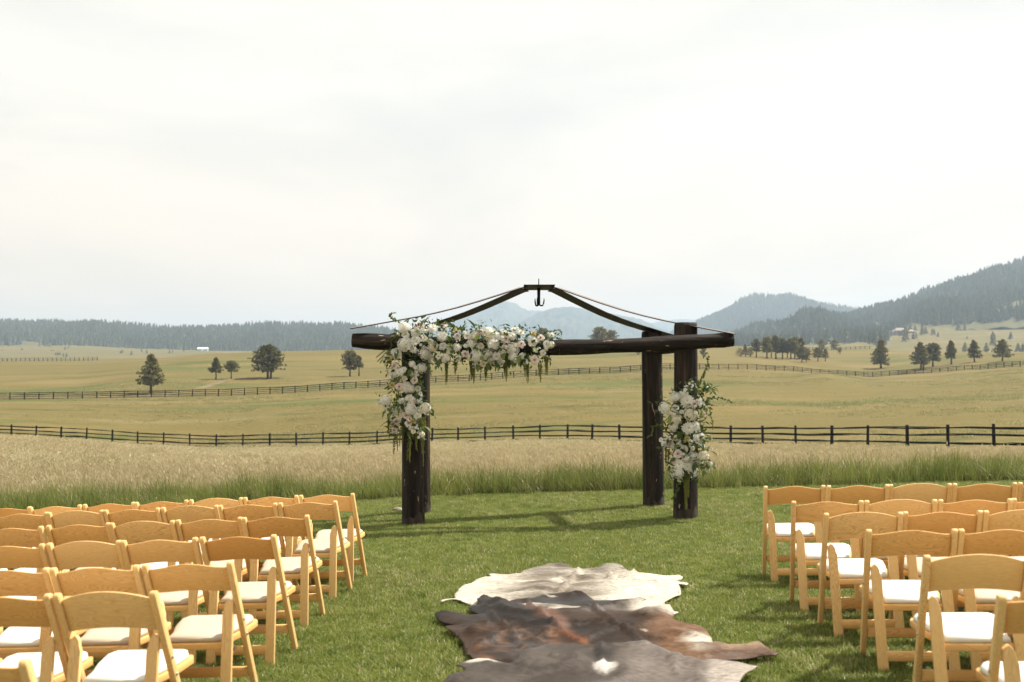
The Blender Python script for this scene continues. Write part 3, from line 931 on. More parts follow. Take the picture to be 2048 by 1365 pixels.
def log_post(p, top, r, seed):
    rd = random.Random(seed)
    mb = MB()
    n = 18
    zs = [-.2, .0, .1, .35, .7, 1.1, 1.5, 1.9, top - .05, top]
    dx = rd.uniform(-.012, .012); dy = rd.uniform(-.012, .012)
    vs = []
    ph = [rd.uniform(0, 6.28) for _ in range(4)]
    for i, z in enumerate(zs):
        for k in range(n):
            a = 2 * math.pi * k / n
            rr = r * (1 + .035 * math.sin(2 * a + ph[0]) + .03 * math.sin(3 * a + ph[1] + z * .8) + .02 * math.sin(7 * a + ph[2] + z * .5)) * (1 - .03 * z / top) * (1 + rd.uniform(-.012, .012))
            if i == len(zs) - 1: rr *= .95
            vs.append((math.cos(a) * rr + dx * z, math.sin(a) * rr + dy * z, z))
    fs = [(i * n + k, i * n + (k + 1) % n, (i + 1) * n + (k + 1) % n, (i + 1) * n + k) for i in range(len(zs) - 1) for k in range(n)]
    fs.append(tuple((len(zs) - 1) * n + k for k in range(n)))
    me = mesh_of('post', vs, fs, mats=[M['log_v'], M['weather']], midx=[0] * len(fs), smooth=True)
    for pl in me.polygons:
        if len(pl.vertices) > 4: pl.use_smooth = False
    o = mobj('post', me, arch); o.location = p - A0
    # scuffed grey foot, slightly proud of the stained log
    fb = MB()
    ring = []
    nz = [(-.05, 1.012), (.05, 1.012)]
    tops = [.09 + rd.uniform(-.04, .09) for _ in range(n)]
    v2 = []
    for k in range(n):
        a = 2 * math.pi * k / n
        for z in (-.1, .0, tops[k]):
            rr = r * (1 + .035 * math.sin(2 * a + ph[0]) + .03 * math.sin(3 * a + ph[1] + z * .8) + .02 * math.sin(7 * a + ph[2] + z * .5)) + .006 - (.004 if z > .01 else 0)
            v2.append((math.cos(a) * rr, math.sin(a) * rr, z))
    f2 = [(k * 3 + j, ((k + 1) % n) * 3 + j, ((k + 1) % n) * 3 + j + 1, k * 3 + j + 1) for k in range(n) for j in (0, 1)]
    ob = mobj('worn_foot', mesh_of('worn_foot', v2, f2, M['weather'], True), o)
    return o
# post tops (rows read where they show above the beams)
t_fr = at(1371, 646, frp.y).z - frp.z
t_br = at(1307, 664, br.y).z - br.z
log_post(fl, t_fr + .02, .142, 1); log_post(frp, t_fr, .146, 2); log_post(bl, t_br, .136, 3); log_post(br, t_br, .138, 4)

def log_beam(pts, r, name='beam'):
    mb = MB()
    P = []
    for i in range(len(pts) - 1):
        for k in range(4):
            P.append(pts[i].lerp(pts[i + 1], k / 4))
    P.append(pts[-1])
    rad = [r * (1 + .05 * math.sin(i * .8) + random.uniform(-.02, .02)) for i in range(len(P))]
    rad[0] *= .93; rad[-1] *= .86
    mb.tube([p - A0 for p in P], rad, 16, True, wob=.02)
    me = mb.mesh(name, M['log_h'], True)
    for pl in me.polygons:
        if len(pl.vertices) > 4: pl.use_smooth = False
    return mobj(name, me, arch)
yb = fl.y - .15
ybf = lambda u: float(np.interp(u, [826, 1371], [fl.y, frp.y])) - .20
log_beam([at(u, v, ybf(u)) for u, v in [(705, 681), (800, 685), (900, 690), (1000, 694), (1100, 696), (1200, 693.5), (1300, 689.5), (1385, 684.5), (1466, 680)]], .090)
zr = at(1307, 690, br.y - .05).z
log_beam([Vector((x, br.y - .12, zr + dz)) for x, dz in [(-2.0, .03), (-1.2, .01), (0, -.05), (.9, -.045), (1.8, 0), (2.25, .01)]], .095)
# side beams joining front and rear posts
for a, b in ((fl, bl), (frp, br)):
    zt = at(1371, 690, frp.y).z
    log_beam([Vector((a.x, a.y - .02, zt + .0)), Vector(((a.x + b.x) / 2, (a.y + b.y) / 2, zt - .01)), Vector((b.x, b.y + .25, zt))], .078, 'side_beam')

# steel canopy: four bent straps meeting in a square plate
CX, CY = .35, (fl.y + bl.y) / 2
ZC = at(1078, 577.5, CY).z
def ribbon(name, pts, w, th, side):
    vs, fs = [], []
    for i, p in enumerate(pts):
        a = pts[max(i - 1, 0)]; b = pts[min(i + 1, len(pts) - 1)]
        t = (b - a).normalized(); up = side.cross(t).normalized()
        if up.z < 0: up = -up
        for q in (side * w / 2 + up * th / 2, side * w / 2 - up * th / 2, -side * w / 2 - up * th / 2, -side * w / 2 + up * th / 2):
            vs.append(p + q - A0)
    for i in range(len(pts) - 1):
        for k in range(4):
            fs.append((i * 4 + k, i * 4 + (k + 1) % 4, (i + 1) * 4 + (k + 1) % 4, (i + 1) * 4 + k))
    fs += [(3, 2, 1, 0), tuple(4 * (len(pts) - 1) + k for k in range(4))]
    return mobj(name, mesh_of(name, vs, fs, mats=[M['steel'], M['steel_lit_top']], midx=[1 if (i % 4 == 3 and i < 4 * (len(pts) - 1)) else 0 for i in range(len(fs))]), arch)  # upper faces get the painted-in lit tone, the rest stay dark
beam_z = at(1385, 684.5, yb).z + .09
ends = [at(1470, 668.5, ybf(1470) - .02), at(702, 657.5, ybf(702) - .02), Vector((br.x + .32, br.y + .05, zr + .10)), Vector((bl.x - .45, bl.y + .05, zr + .12))]
for e in ends:
    c = Vector((CX + (.17 if e.x > CX else -.17), CY + (.16 if e.y > CY else -.16), ZC))
    pts = []
    drop = ZC - e.z
    for t, f in [(0, 0), (.03, .015), (.08, .08), (.17, .20), (.29, .355), (.41, .50), (.52, .615), (.63, .716), (.75, .81), (.88, .91), (1, 1.0)]:
        q = c.lerp(e, t); q.z = ZC - drop * f
        pts.append(q)
    hd_ = Vector((e.x - c.x, e.y - c.y, 0)).normalized()
    sv_ = Vector((-hd_.y, hd_.x, 0))
    if sv_.y < 0: sv_ = -sv_
    if e.y < CY: sv_ = (sv_ + Vector((0, 0, .075))).normalized()
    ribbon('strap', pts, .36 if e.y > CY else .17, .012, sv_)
mb = MB(); mb.box(CX - .2 - A0.x, CX + .2 - A0.x, CY - .30 - A0.y, CY + .30 - A0.y, ZC + .008 - A0.z, ZC + .02 - A0.z)
plate = mobj('canopy_plate', mb.mesh('canopy_plate', M['steel']), arch)
mb = MB()
mb.tube([Vector((CX, CY, ZC + z)) - A0 for z in (.13, .04, .02)], [.006, .007, .014], 8)
mb.tube([Vector((CX, CY, ZC + z)) - A0 for z in (.02, -.1, -.20)], [.022, .02, .02], 8)
mobj('hook_rod', mb.mesh('hook_rod', M['steel'], True), arch)
for a in (.25, 2.3, 4.4):
    mb = MB()
    pts = []
    for k in range(9):
        th = math.pi * (k / 8) * 1.08
        r = .036
        pts.append(Vector((CX + math.cos(a) * (r - r * math.cos(th)), CY + math.sin(a) * (r - r * math.cos(th)), ZC - .185 - r * math.sin(th) * 1.1 + (.05 * max(0, (k - 5) / 3)))) - A0)
    mb.tube(pts, [.011] * 7 + [.009, .004], 6)
    mobj('hook', mb.mesh('hook', M['steel'], True), arch)

# pale stone beside the post
mb = MB()
vs, fs = [], []
bmx = bmesh.new(); bmesh.ops.create_icosphere(bmx, subdivisions=2, radius=1)
for v in bmx.verts:
    k = 1 + .25 * noise.noise(v.co * 1.4); v.co = Vector((v.co.x * .075 * k, v.co.y * .05 * k, max(-.3, v.co.z) * .035 * k))
me = bpy.data.meshes.new('stone'); bmx.to_mesh(me); bmx.free()
M['stone'] = noisy_mat('pale_stone', [(.4, (.20, .175, .15)), (.6, (.27, .24, .21))], 20, rough=.9)
me.materials.append(M['stone'])
q = hit_lawn(796, 1024)
o = mobj('stone', me, label='small pale stone on the lawn behind the garlanded post', cat='stone'); o.location = (q.x, q.y, q.z + .03)

# ================================================================== FLOWERS
def petal_mat(name, c1, c2, c3, trans=.3):
    return leaf_mat(name, c1, c2, trans, .6, .2)
M['white_petal'] = leaf_mat('white_petal', (.85, .84, .78), (.90, .895, .86), .5, .6, .2)
M['cream_petal'] = leaf_mat('cream_petal', (.74, .70, .55), (.82, .79, .68), .3, .6, .2)
M['blush_petal'] = leaf_mat('blush_petal', (.76, .66, .61), (.83, .76, .71), .3, .6, .2)
M['blush_deep'] = leaf_mat('blush_heart', (.58, .42, .38), (.67, .52, .47), .2, .6, .2)
M['yellow_petal'] = leaf_mat('yellow_petal', (.52, .42, .14), (.64, .54, .26), .25, .6, .2)
M['centre'] = leaf_mat('flower_centre', (.34, .33, .06), (.48, .44, .12), .1, .8, .2)
M['leaf'] = leaf_mat('leaf_dark', (.035, .068, .018), (.115, .165, .045), .3, .45, .3)
M['leaf_light'] = leaf_mat('leaf_light', (.09, .13, .03), (.20, .24, .07), .35, .5, .3)
M['amaranth'] = leaf_mat('amaranth', (.15, .165, .035), (.28, .28, .08), .35, .8, .2)
M['stem'] = leaf_mat('flower_stem', (.08, .11, .03), (.14, .17, .05), .1, .7, .3)

def petal(mb, a, r0, z0, L, w, tilt, curl, mi=0, cup=.25):
    """a petal leaving radius r0 at angle a; tilt from the flat, curl bends the tip outward; unit flower faces +Z"""
    ca, sa = math.cos(a), math.sin(a)
    vs = []
    for i, (s, ws) in enumerate(((0, .35), (.5, 1.0), (.85, .8), (1.0, .3))):
        th = tilt - curl * s
        r = r0 + L * s * math.cos(th); z = z0 + L * s * math.sin(th)
        for q in (-1, 0, 1):
            y = q * w * ws / 2; rr = r - (abs(q) * cup * w * ws * .35 * math.sin(tilt)); zz = z + abs(q) * cup * w * ws * .4
            vs.append((ca * rr - sa * y, sa * rr + ca * y, zz))
    fs = [(i * 3 + j, i * 3 + j + 1, i * 3 + j + 4, i * 3 + j + 3) for i in range(3) for j in (0, 1)]
    mb.add(vs, fs, mi)

def rose(outer, heart, seed):
    rd = random.Random(seed); mb = MB()
    for ring, (n, r0, L, w, tl, cu, mi) in enumerate([(5, .05, .98, .95, R(28), R(35), 0), (5, .05, .86, .85, R(48), R(30), 0), (5, .04, .72, .7, R(64), R(15), 0), (4, .02, .66, .5, R(78), R(0), 1), (3, .0, .60, .32, R(88), R(-8), 1)]):
        for k in range(n):
            petal(mb, 2 * math.pi * k / n + ring * .7 + rd.uniform(-.15, .15), r0, -.25, L * rd.uniform(.92, 1.06), w, tl + rd.uniform(-.08, .08), cu, mi)
    return mb.mesh('rose', [outer, heart], True)
def mum(seed, rings=4, n=15, pet=None, centre=.16):
    rd = random.Random(seed); mb = MB()
    for g in range(rings):
        t = g / max(1, rings - 1)
        for k in range(n - g * 2):
            a = 2 * math.pi * (k + .5 * (g % 2)) / (n - g * 2) + rd.uniform(-.06, .06)
            L = (1 - .5 * t) * rd.uniform(.9, 1.08)
            petal(mb, a, .03, -.05 + .05 * g, L, .30 - .08 * t, R(6 + 48 * t), R(8), 0, .4)
    mb.tube([(0, 0, 0), (0, 0, .16), (0, 0, .24)], [centre, centre, centre * .4], 8, True, 1)
    return mb.mesh('chrysanthemum', [pet or M['white_petal'], M['centre']], True)
def hydrangea(seed, pm, n=46):
    rd = random.Random(seed); mb = MB()
    for k in range(n):
        z = 1 - 1.35 * (k + .5) / n; a = k * 2.39996
        r = math.sqrt(max(0, 1 - z * z)); d = Vector((math.cos(a) * r, math.sin(a) * r, z)).normalized()
        c = d * Vector((1, 1, .85)).length / 1.65 * rd.uniform(.62, 1.0)
        t1 = d.cross(Vector((rd.random(), rd.random(), rd.random() + .1))).normalized(); t2 = d.cross(t1)
        s = rd.uniform(.26, .36)
        for q in range(4):
            th = q * math.pi / 2
            e = t1 * math.cos(th) + t2 * math.sin(th); f = d.cross(e)
            mb.add([c, c + e * s * .6 + f * s * .38 + d * .05, c + e * s + d * .02, c + e * s * .6 - f * s * .38 + d * .05], [(0, 1, 2, 3)], 0)
    # inner globe so that the head is not see-through
    vs = []; n1, n2 = 8, 6
    for i in range(n2 + 1):
        th = math.pi * i / n2
        for j in range(n1):
            vs.append((.52 * math.sin(th) * math.cos(2 * math.pi * j / n1), .52 * math.sin(th) * math.sin(2 * math.pi * j / n1), .52 * math.cos(th)))
    mb.add(vs, [(i * n1 + j, i * n1 + (j + 1) % n1, (i + 1) * n1 + (j + 1) % n1, (i + 1) * n1 + j) for i in range(n2) for j in range(n1)], 0)
    return mb.mesh('hydrangea', [pm], True)
def stock(seed, pm):
    rd = random.Random(seed); mb = MB()
    for k in range(11):
        c = Vector((rd.uniform(-.75, .75), rd.uniform(-.75, .75), rd.uniform(-.2, .5)))
        d = (c + Vector((0, 0, .8))).normalized()
        t1 = d.cross(Vector((.3, .8, .1))).normalized(); t2 = d.cross(t1); s = rd.uniform(.3, .42)
        for q in range(5):
            th = q * 1.2566
            e = t1 * math.cos(th) + t2 * math.sin(th); f = d.cross(e)
            mb.add([c, c + e * s * .65 + f * s * .4 + d * .12, c + e * s + d * .06, c + e * s * .65 - f * s * .4 + d * .12], [(0, 1, 2, 3)], 0)
        mb.tube([c - d * .35, c - d * .02], [.03, .05], 4, False, 1)
    return mb.mesh('stock_flower', [pm, M['stem']], True)
FL = {
    'r': ('blush_rose', [rose(M['blush_petal'], M['blush_deep'], s) for s in (1, 2, 3)]),
    'w': ('white_rose', [rose(M['white_petal'], M['cream_petal'], s) for s in (4, 5)]),
    'c': ('cream_rose', [rose(M['white_petal'], M['cream_petal'], 6), rose(M['cream_petal'], M['cream_petal'], 7)]),
    'y': ('yellow_bud', [rose(M['yellow_petal'], M['yellow_petal'], 8)]),
    'm': ('chrysanthemum', [mum(1), mum(2, 5, 17)]),
    'd': ('daisy', [mum(3, 2, 16, None, .22)]),
    'h': ('hydrangea', [hydrangea(1, M['white_petal']), hydrangea(2, M['white_petal'], 54), hydrangea(3, M['cream_petal'])]),
    's': ('stock_flower', [stock(1, M['white_petal']), stock(2, M['white_petal'])]),
}
def leaf_mesh(L, w, mat, fold=.25, bend=.25):
    mb = MB(); vs = []
    for s, ws in ((0, .06), (.2, .7), (.45, 1), (.75, .68), (1, .02)):
        for q in (-1, 0, 1):
            vs.append((q * ws * w / 2, s * L, (abs(q) * fold * ws * w / 2) - bend * L * s * s))
    mb.add(vs, [(i * 3 + j, i * 3 + j + 1, i * 3 + j + 4, i * 3 + j + 3) for i in range(4) for j in (0, 1)])
    return mb.mesh('leaf', mat, True)
leaves = [leaf_mesh(.10, .052, M['leaf']), leaf_mesh(.085, .05, M['leaf']), leaf_mesh(.12, .045, M['leaf'], .3, .4), leaf_mesh(.09, .045, M['leaf_light']), leaf_mesh(.11, .05, M['leaf_light'], .3, .35)]

def orient(o, nrm, spin):
    q = nrm.to_track_quat('Z', 'Y')
    o.rotation_mode = 'QUATERNION'
    from mathutils import Quaternion
    o.rotation_quaternion = q @ Quaternion((0, 0, 1), spin)

def amaranth(L, seed):
    rd = random.Random(seed); mb = MB()
    for s in range(4):
        ox, oy = rd.uniform(-.022, .022), rd.uniform(-.022, .022)
        l = L * rd.uniform(.55, 1)
        n = max(6, int(l / .03))
        pts = [Vector((ox * (1 - .5 * i / n) + rd.uniform(-.003, .003), oy * (1 - .5 * i / n), -l * i / n)) for i in range(n + 1)]
        mb.tube(pts, [rd.uniform(.004, .010) * (1 - .7 * i / n) + .0015 for i in range(n + 1)], 5, True)
        for i in range(n * 5):
            t = rd.random(); p = pts[0].lerp(pts[-1], t); r_ = .017 * (1 - .6 * t)
            e = p + Vector((rd.gauss(0, 1) * r_, rd.gauss(0, 1) * r_, -rd.uniform(.006, .03)))
            mb.add([p, p + Vector((.003, 0, -.012)), e], [(0, 1, 2)])
    return mb.mesh('hanging_amaranth', M['amaranth'])
def bells(pts, seed, rad=.022):
    """bell stem: pale green cups in whorls up a bent stem"""
    rd = random.Random(seed); mb = MB()
    mb.tube(pts, .004, 5, False)
    tot = len(pts) - 1
    for i in range(tot * 4):
        t = i / (tot * 4) * tot; k = int(t); c = pts[k].lerp(pts[k + 1], t - k)
        for q in range(3):
            d = Vector((rd.gauss(0, 1), rd.gauss(0, 1), rd.gauss(0, .7))).normalized()
            s = rad * rd.uniform(.6, 1.1) * (1 - .5 * t / tot)
            t1 = d.cross(Vector((.2, .5, .8))).normalized() * s * .6; t2 = d.cross(t1).normalized() * s * .6
            e = c + d * s
            mb.add([c, e + t1, e + t2, e - t1, e - t2], [(0, 1, 2), (0, 2, 3), (0, 3, 4), (0, 4, 1)])
    return mb.mesh('bell_stem', M['leaf_light'])

def arrangement(root_name, loc, label, spec, axisfn, Rm, nleaf, nfill, seed, cat='garland'):
    """spec: (u, v, type, radius px); axisfn(u, v) -> axis pixel, depth of the axis, radius px"""
    rd = random.Random(seed)
    root = empty(root_name, loc, label=label, cat=cat)
    base = root.location.copy()
    extra = []
    for _ in range(len(spec) * 3 // 5):
        u, v, _t, rp = rd.choice(spec)
        a = rd.uniform(0, 6.28)
        extra.append((u + math.cos(a) * rp * 1.4, v + math.sin(a) * rp * 1.4, rd.choice('cwshc'), rp * rd.uniform(.45, .7)))
    for (u, v, ty, rp) in spec + extra:
        ax, ay, Y, rad = axisfn(u, v)
        dx, dy = (u - ax) / rad, (v - ay) / rad
        rr = min(.97, math.hypot(dx, dy))
        depth = math.sqrt(1 - rr * rr)
        off = Rm * (.45 + .55 * depth) + rd.uniform(-.02, .03)
        p = at(u, v, Y - off)
        nrm = Vector((dx * .75 + rd.uniform(-.25, .25), -(.55 + .5 * depth), -dy * .6 + .25 + rd.uniform(-.25, .2))).normalized()
        nm, ms = FL[ty]
        o = bpy.data.objects.new(nm, rd.choice(ms))
        s = rp / F * (Y - off) * rd.uniform(1.0, 1.22)
        o.location = p - base - nrm * s * .25
        o.scale = (s * rd.uniform(.88, 1.1), s * rd.uniform(.88, 1.1), s * rd.uniform(.8, 1.05))
        orient(o, nrm, rd.uniform(0, 6.28))
        link(o, root)
    # single leaves
    for k in range(nleaf):
        u, v, _, rp = rd.choice(spec)
        u += rd.uniform(-1.5, 1.5) * rp; v += rd.uniform(-1.5, 1.5) * rp
        ax, ay, Y, rad = axisfn(u, v)
        dx, dy = (u - ax) / rad, (v - ay) / rad
        rr = min(1.0, math.hypot(dx, dy))
        off = Rm * (.42 + .62 * math.sqrt(max(0, 1 - rr * rr))) + rd.uniform(-.04, .04)
        o = bpy.data.objects.new('leaf', rd.choice(leaves))
        o.location = at(u, v, Y - off) - base
        d = Vector((dx + rd.gauss(0, .6), rd.gauss(-.3, .6), -dy + rd.gauss(-.1, .6))).normalized()
        o.rotation_mode = 'QUATERNION'
        o.rotation_quaternion = d.to_track_quat('Y', 'Z')
        s = rd.uniform(.75, 1.3); o.scale = (s, s, s)
        link(o, root)
    # the mass of small greenery inside
    mb = MB()
    for k in range(nfill):
        u, v, _, rp = rd.choice(spec)
        u += rd.gauss(0, 1.1) * rp; v += rd.gauss(0, 1.1) * rp
        ax, ay, Y, rad = axisfn(u, v)
        u = ax + (u - ax) * .92; v = ay + (v - ay) * .92
        p = at(u, v, Y - rd.uniform(-.02, Rm * .85)) - base
        d = Vector((rd.gauss(0, 1), rd.gauss(-.4, 1), rd.gauss(-.2, 1))).normalized()
        sd = d.cross(Vector((rd.gauss(0, 1), rd.gauss(0, 1), rd.gauss(0, 1)))).normalized()
        L = rd.uniform(.035, .085); w = L * rd.uniform(.25, .5)
        mb.add([p, p + d * L * .45 + sd * w / 2, p + d * L, p + d * L * .45 - sd * w / 2], [(0, 1, 2, 3)], 0 if rd.random() < .78 else 1)
    mobj('greenery', mb.mesh('greenery', [M['leaf'], M['leaf_light']]), root, kind='stuff')
    return root, base

c1 = lambda L: [(740 + x / 7.583, 610 + y / 7.583, t, r / 7.583) for x, y, t, r in L]
c2 = lambda L: [(900 + x / 7.583, 620 + y / 7.583, t, r / 7.583) for x, y, t, r in L]
c3 = lambda L: [(740 + x / 7.58, 760 + y / 7.58, t, r / 7.58) for x, y, t, r in L]
c5 = lambda L: [(1280 + x / 4.403, 740 + y / 4.403, t, r / 4.403) for x, y, t, r in L]
SL = c1([(510, 330, 'h', 85), (480, 395, 's', 60), (700, 380, 'w', 85), (740, 290, 'r', 62), (960, 340, 'm', 80), (1110, 310, 'r', 58), (1290, 365, 'y', 34), (1090, 470, 'h', 95), (1320, 460, 'r', 64), (1430, 410, 'c', 38),
         (680, 520, 'w', 85), (530, 590, 'h', 110), (740, 550, 's', 60), (830, 500, 'c', 48), (910, 545, 'c', 50), (660, 670, 'd', 60), (965, 640, 'r', 60), (1100, 620, 'w', 60), (1190, 630, 'c', 48),
         (1310, 640, 'm', 75), (1440, 740, 'r', 68), (390, 740, 'h', 88), (860, 740, 'h', 104), (275, 815, 'y', 48), (360, 920, 'r', 60), (1140, 810, 'h', 78), (640, 900, 'h', 50), (790, 960, 'h', 72),
         (440, 1020, 'd', 60), (510, 985, 'd', 48), (320, 1070, 'w', 58), (630, 1040, 'c', 48), (710, 1030, 's', 55), (680, 1145, 'r', 58), (510, 1110, 'c', 52), (320, 1215, 'y', 46), (545, 1240, 'm', 88),
         (440, 1240, 'r', 52), (630, 1275, 'h', 68), (730, 1270, 'w', 55), (980, 850, 's', 50), (1340, 810, 'c', 46)])
SL += c2([(365, 400, 'h', 78), (455, 320, 'r', 54), (590, 370, 'h', 108), (655, 520, 'h', 94), (310, 500, 'm', 60), (375, 550, 'w', 64), (470, 545, 'c', 48), (400, 700, 'h', 100), (540, 670, 'h', 78), (620, 640, 's', 60),
          (770, 610, 'r', 60), (705, 710, 'w', 62), (755, 800, 'w', 52), (640, 760, 'h', 54), (390, 845, 's', 48), (510, 825, 'c', 52), (845, 430, 'r', 66), (950, 390, 'm', 76), (830, 330, 's', 62), (780, 350, 'y', 32),
          (820, 570, 'c', 48), (950, 590, 'h', 88), (950, 720, 'h', 68), (1080, 330, 'w', 58), (1085, 510, 'r', 64), (1265, 345, 'y', 42), (1375, 415, 'r', 64), (1250, 470, 'w', 78), (1545, 380, 'w', 44),
          (1465, 510, 'c', 58), (1525, 530, 'h', 62), (1320, 600, 's', 52), (1415, 650, 'w', 52), (1060, 740, 'r', 56), (1130, 800, 'w', 62), (1280, 760, 'r', 64), (1090, 690, 'c', 42)])
SL += c3([(230, 320, 'h', 84), (480, 330, 'w', 62), (595, 285, 'd', 64), (670, 315, 'r', 54), (765, 300, 's', 52), (610, 440, 'h', 98), (840, 430, 'h', 92), (345, 485, 's', 62), (440, 445, 'd', 60), (420, 530, 'c', 56),
          (545, 535, 'r', 56), (720, 550, 'm', 62), (395, 635, 'r', 56), (340, 665, 'c', 42), (580, 650, 'r', 54), (655, 630, 'y', 44), (355, 765, 'r', 56), (710, 700, 's', 48), (740, 770, 's', 48), (790, 830, 'h', 46),
          (615, 735, 'c', 32), (660, 780, 'c', 42)])
def axisL(u, v):
    # the garland runs up the post, then along the beam
    if v > 740 or (u < 870 and v - 700 > (u - 850)):
        k = 1 - .35 * max(0, (v - 820) / 70)
        return (815, v if 690 < v < 870 else (690 if v < 690 else 870), fl.y - .14, 54 * max(.5, k))
    uu = min(max(u, 800), 1105)
    return (uu, 698, yb - .06, 52)
gl, gb = arrangement('floral_garland', fl, 'long white and blush flower garland draped over arch corner and beam', SL, axisL, .24, 175, 3600, 5)
SR = c5([(305, 240, 'h', 54), (415, 272, 'm', 54), (483, 298, 'r', 34), (395, 185, 's', 40), (465, 140, 's', 32), (210, 335, 'h', 48), (310, 340, 'w', 35), (450, 385, 'h', 66), (305, 435, 'h', 58), (265, 400, 'c', 40),
         (430, 515, 'm', 55), (500, 490, 'm', 42), (290, 500, 'h', 44), (365, 370, 'c', 22), (240, 600, 's', 32), (325, 600, 'r', 29), (205, 655, 'w', 32), (265, 662, 'r', 36), (358, 648, 'w', 30), (420, 600, 'y', 26),
         (448, 635, 'c', 22), (505, 595, 'w', 34), (535, 635, 'r', 34), (550, 585, 'w', 32), (397, 697, 'w', 36), (333, 738, 'r', 38), (388, 772, 'c', 22), (466, 690, 'c', 22), (470, 765, 'h', 46), (560, 760, 'h', 46),
         (295, 795, 'r', 36), (343, 835, 'm', 44), (420, 855, 'd', 38), (335, 910, 'h', 46), (465, 890, 'h', 44), (520, 820, 's', 36), (605, 862, 'r', 28), (570, 390, 'r', 27), (550, 295, 's', 42), (560, 670, 'c', 27),
         (605, 160, 'c', 20), (300, 670, 's', 26)])
def axisR(u, v):
    return (1370, min(max(v, 790), 920), frp.y - .14, 58 if 780 < v < 930 else 50)
gr, grb = arrangement('floral_spray', frp, 'upright white and blush flower spray tied to the taller arch post', SR, axisR, .22, 75, 1500, 6, 'spray')
# hanging amaranth
def hang(root, base, u, v, v2, Y, seed):
    p = at(u, v, Y); L = (v2 - v) / F * Y
    o = mobj('hanging_amaranth', amaranth(L, seed), root); o.location = p - base
for k, (x, y0, y1) in enumerate([(1160, 800, 1240), (1300, 860, 1060), (1560, 850, 1240)]):
    hang(gl, gb, 740 + x / 7.583, 610 + y0 / 7.583, 610 + y1 / 7.583, yb - .1, k)
for k, (x, y0, y1) in enumerate([(360, 760, 1170), (320, 780, 1050), (545, 760, 1135), (860, 680, 1140), (1180, 560, 1220), (1360, 830, 1110), (1470, 720, 1000), (830, 800, 1000), (1150, 820, 940)]):
    hang(gl, gb, 900 + x / 7.583, 620 + y0 / 7.583, 620 + y1 / 7.583, yb - .16, 10 + k)
for k, (x, y0, y1) in enumerate([(500, 600, 960), (810, 560, 1320), (430, 800, 1080), (600, 780, 1260), (700, 800, 1060), (770, 590, 860), (290, 520, 780)]):
    hang(gl, gb, 740 + x / 7.58, 760 + y0 / 7.58, 760 + y1 / 7.58, fl.y - .27, 30 + k)
for k, (x, y0, y1) in enumerate([(405, 900, 1265), (395, 890, 1180), (415, 900, 1150), (220, 640, 870), (240, 700, 830)]):
    hang(gr, grb, 1280 + x / 4.403, 740 + y0 / 4.403, 740 + y1 / 4.403, frp.y - .25, 50 + k)
def bell(root, base, pix, Y, seed, rad=.022):
    mobj('bell_stem', bells([at(u, v, Y) - base for u, v in pix], seed, rad), root)
q1 = lambda L: [(740 + x / 7.583, 610 + y / 7.583) for x, y in L]
q2 = lambda L: [(900 + x / 7.583, 620 + y / 7.583) for x, y in L]
q3 = lambda L: [(740 + x / 7.58, 760 + y / 7.58) for x, y in L]
q5 = lambda L: [(1280 + x / 4.403, 740 + y / 4.403) for x, y in L]
bell(gl, gb, q1([(520, 330), (420, 250), (330, 200), (290, 170), (310, 140), (400, 120)]), fl.y - .25, 1, .028)
bell(gl, gb, q1([(420, 460), (330, 520), (320, 620), (300, 690)]), fl.y - .3, 2)
bell(gl, gb, q2([(1380, 400), (1460, 330), (1560, 320), (1650, 305), (1700, 350), (1690, 380)]), yb - .15, 3)
bell(gl, gb, q2([(1560, 400), (1660, 440), (1740, 500), (1800, 570)]), yb - .15, 4)
bell(gl, gb, q2([(1480, 680), (1520, 760), (1520, 860)]), yb - .15, 5)
bell(gl, gb, q3([(390, 800), (380, 900), (360, 1040), (360, 1130)]), fl.y - .24, 6, .026)
bell(gl, gb, q3([(600, 800), (590, 930), (570, 1100), (560, 1230)]), fl.y - .26, 7, .026)
bell(gr, grb, q5([(480, 170), (520, 110), (560, 50), (585, 0), (595, -70), (602, -130)]), frp.y - .2, 8, .034)
bell(gr, grb, q5([(560, 290), (640, 250), (720, 250), (790, 275), (810, 290)]), frp.y - .22, 9, .03)
bell(gr, grb, q5([(560, 380), (620, 400), (640, 460), (640, 530)]), frp.y - .22, 10)
bell(gr, grb, q5([(240, 530), (170, 490), (115, 500), (100, 570), (60, 605)]), frp.y - .22, 11, .03)
bell(gr, grb, q5([(350, 960), (330, 1040), (310, 1100), (275, 1140)]), frp.y - .22, 12, .03)
bell(gr, grb, q5([(520, 240), (560, 180), (600, 130)]), frp.y - .2, 13, .04)
bell(gr, grb, q5([(540, 330), (600, 300), (660, 320)]), frp.y - .22, 14, .03)
mb = MB(); mb.tube([at(1280 + x / 4.403, 740 + y / 4.403, frp.y - .2) - grb for x, y in [(500, 800), (560, 840), (605, 866)]], .004, 5)
mobj('stem', mb.mesh('stem', M['stem']), gr)
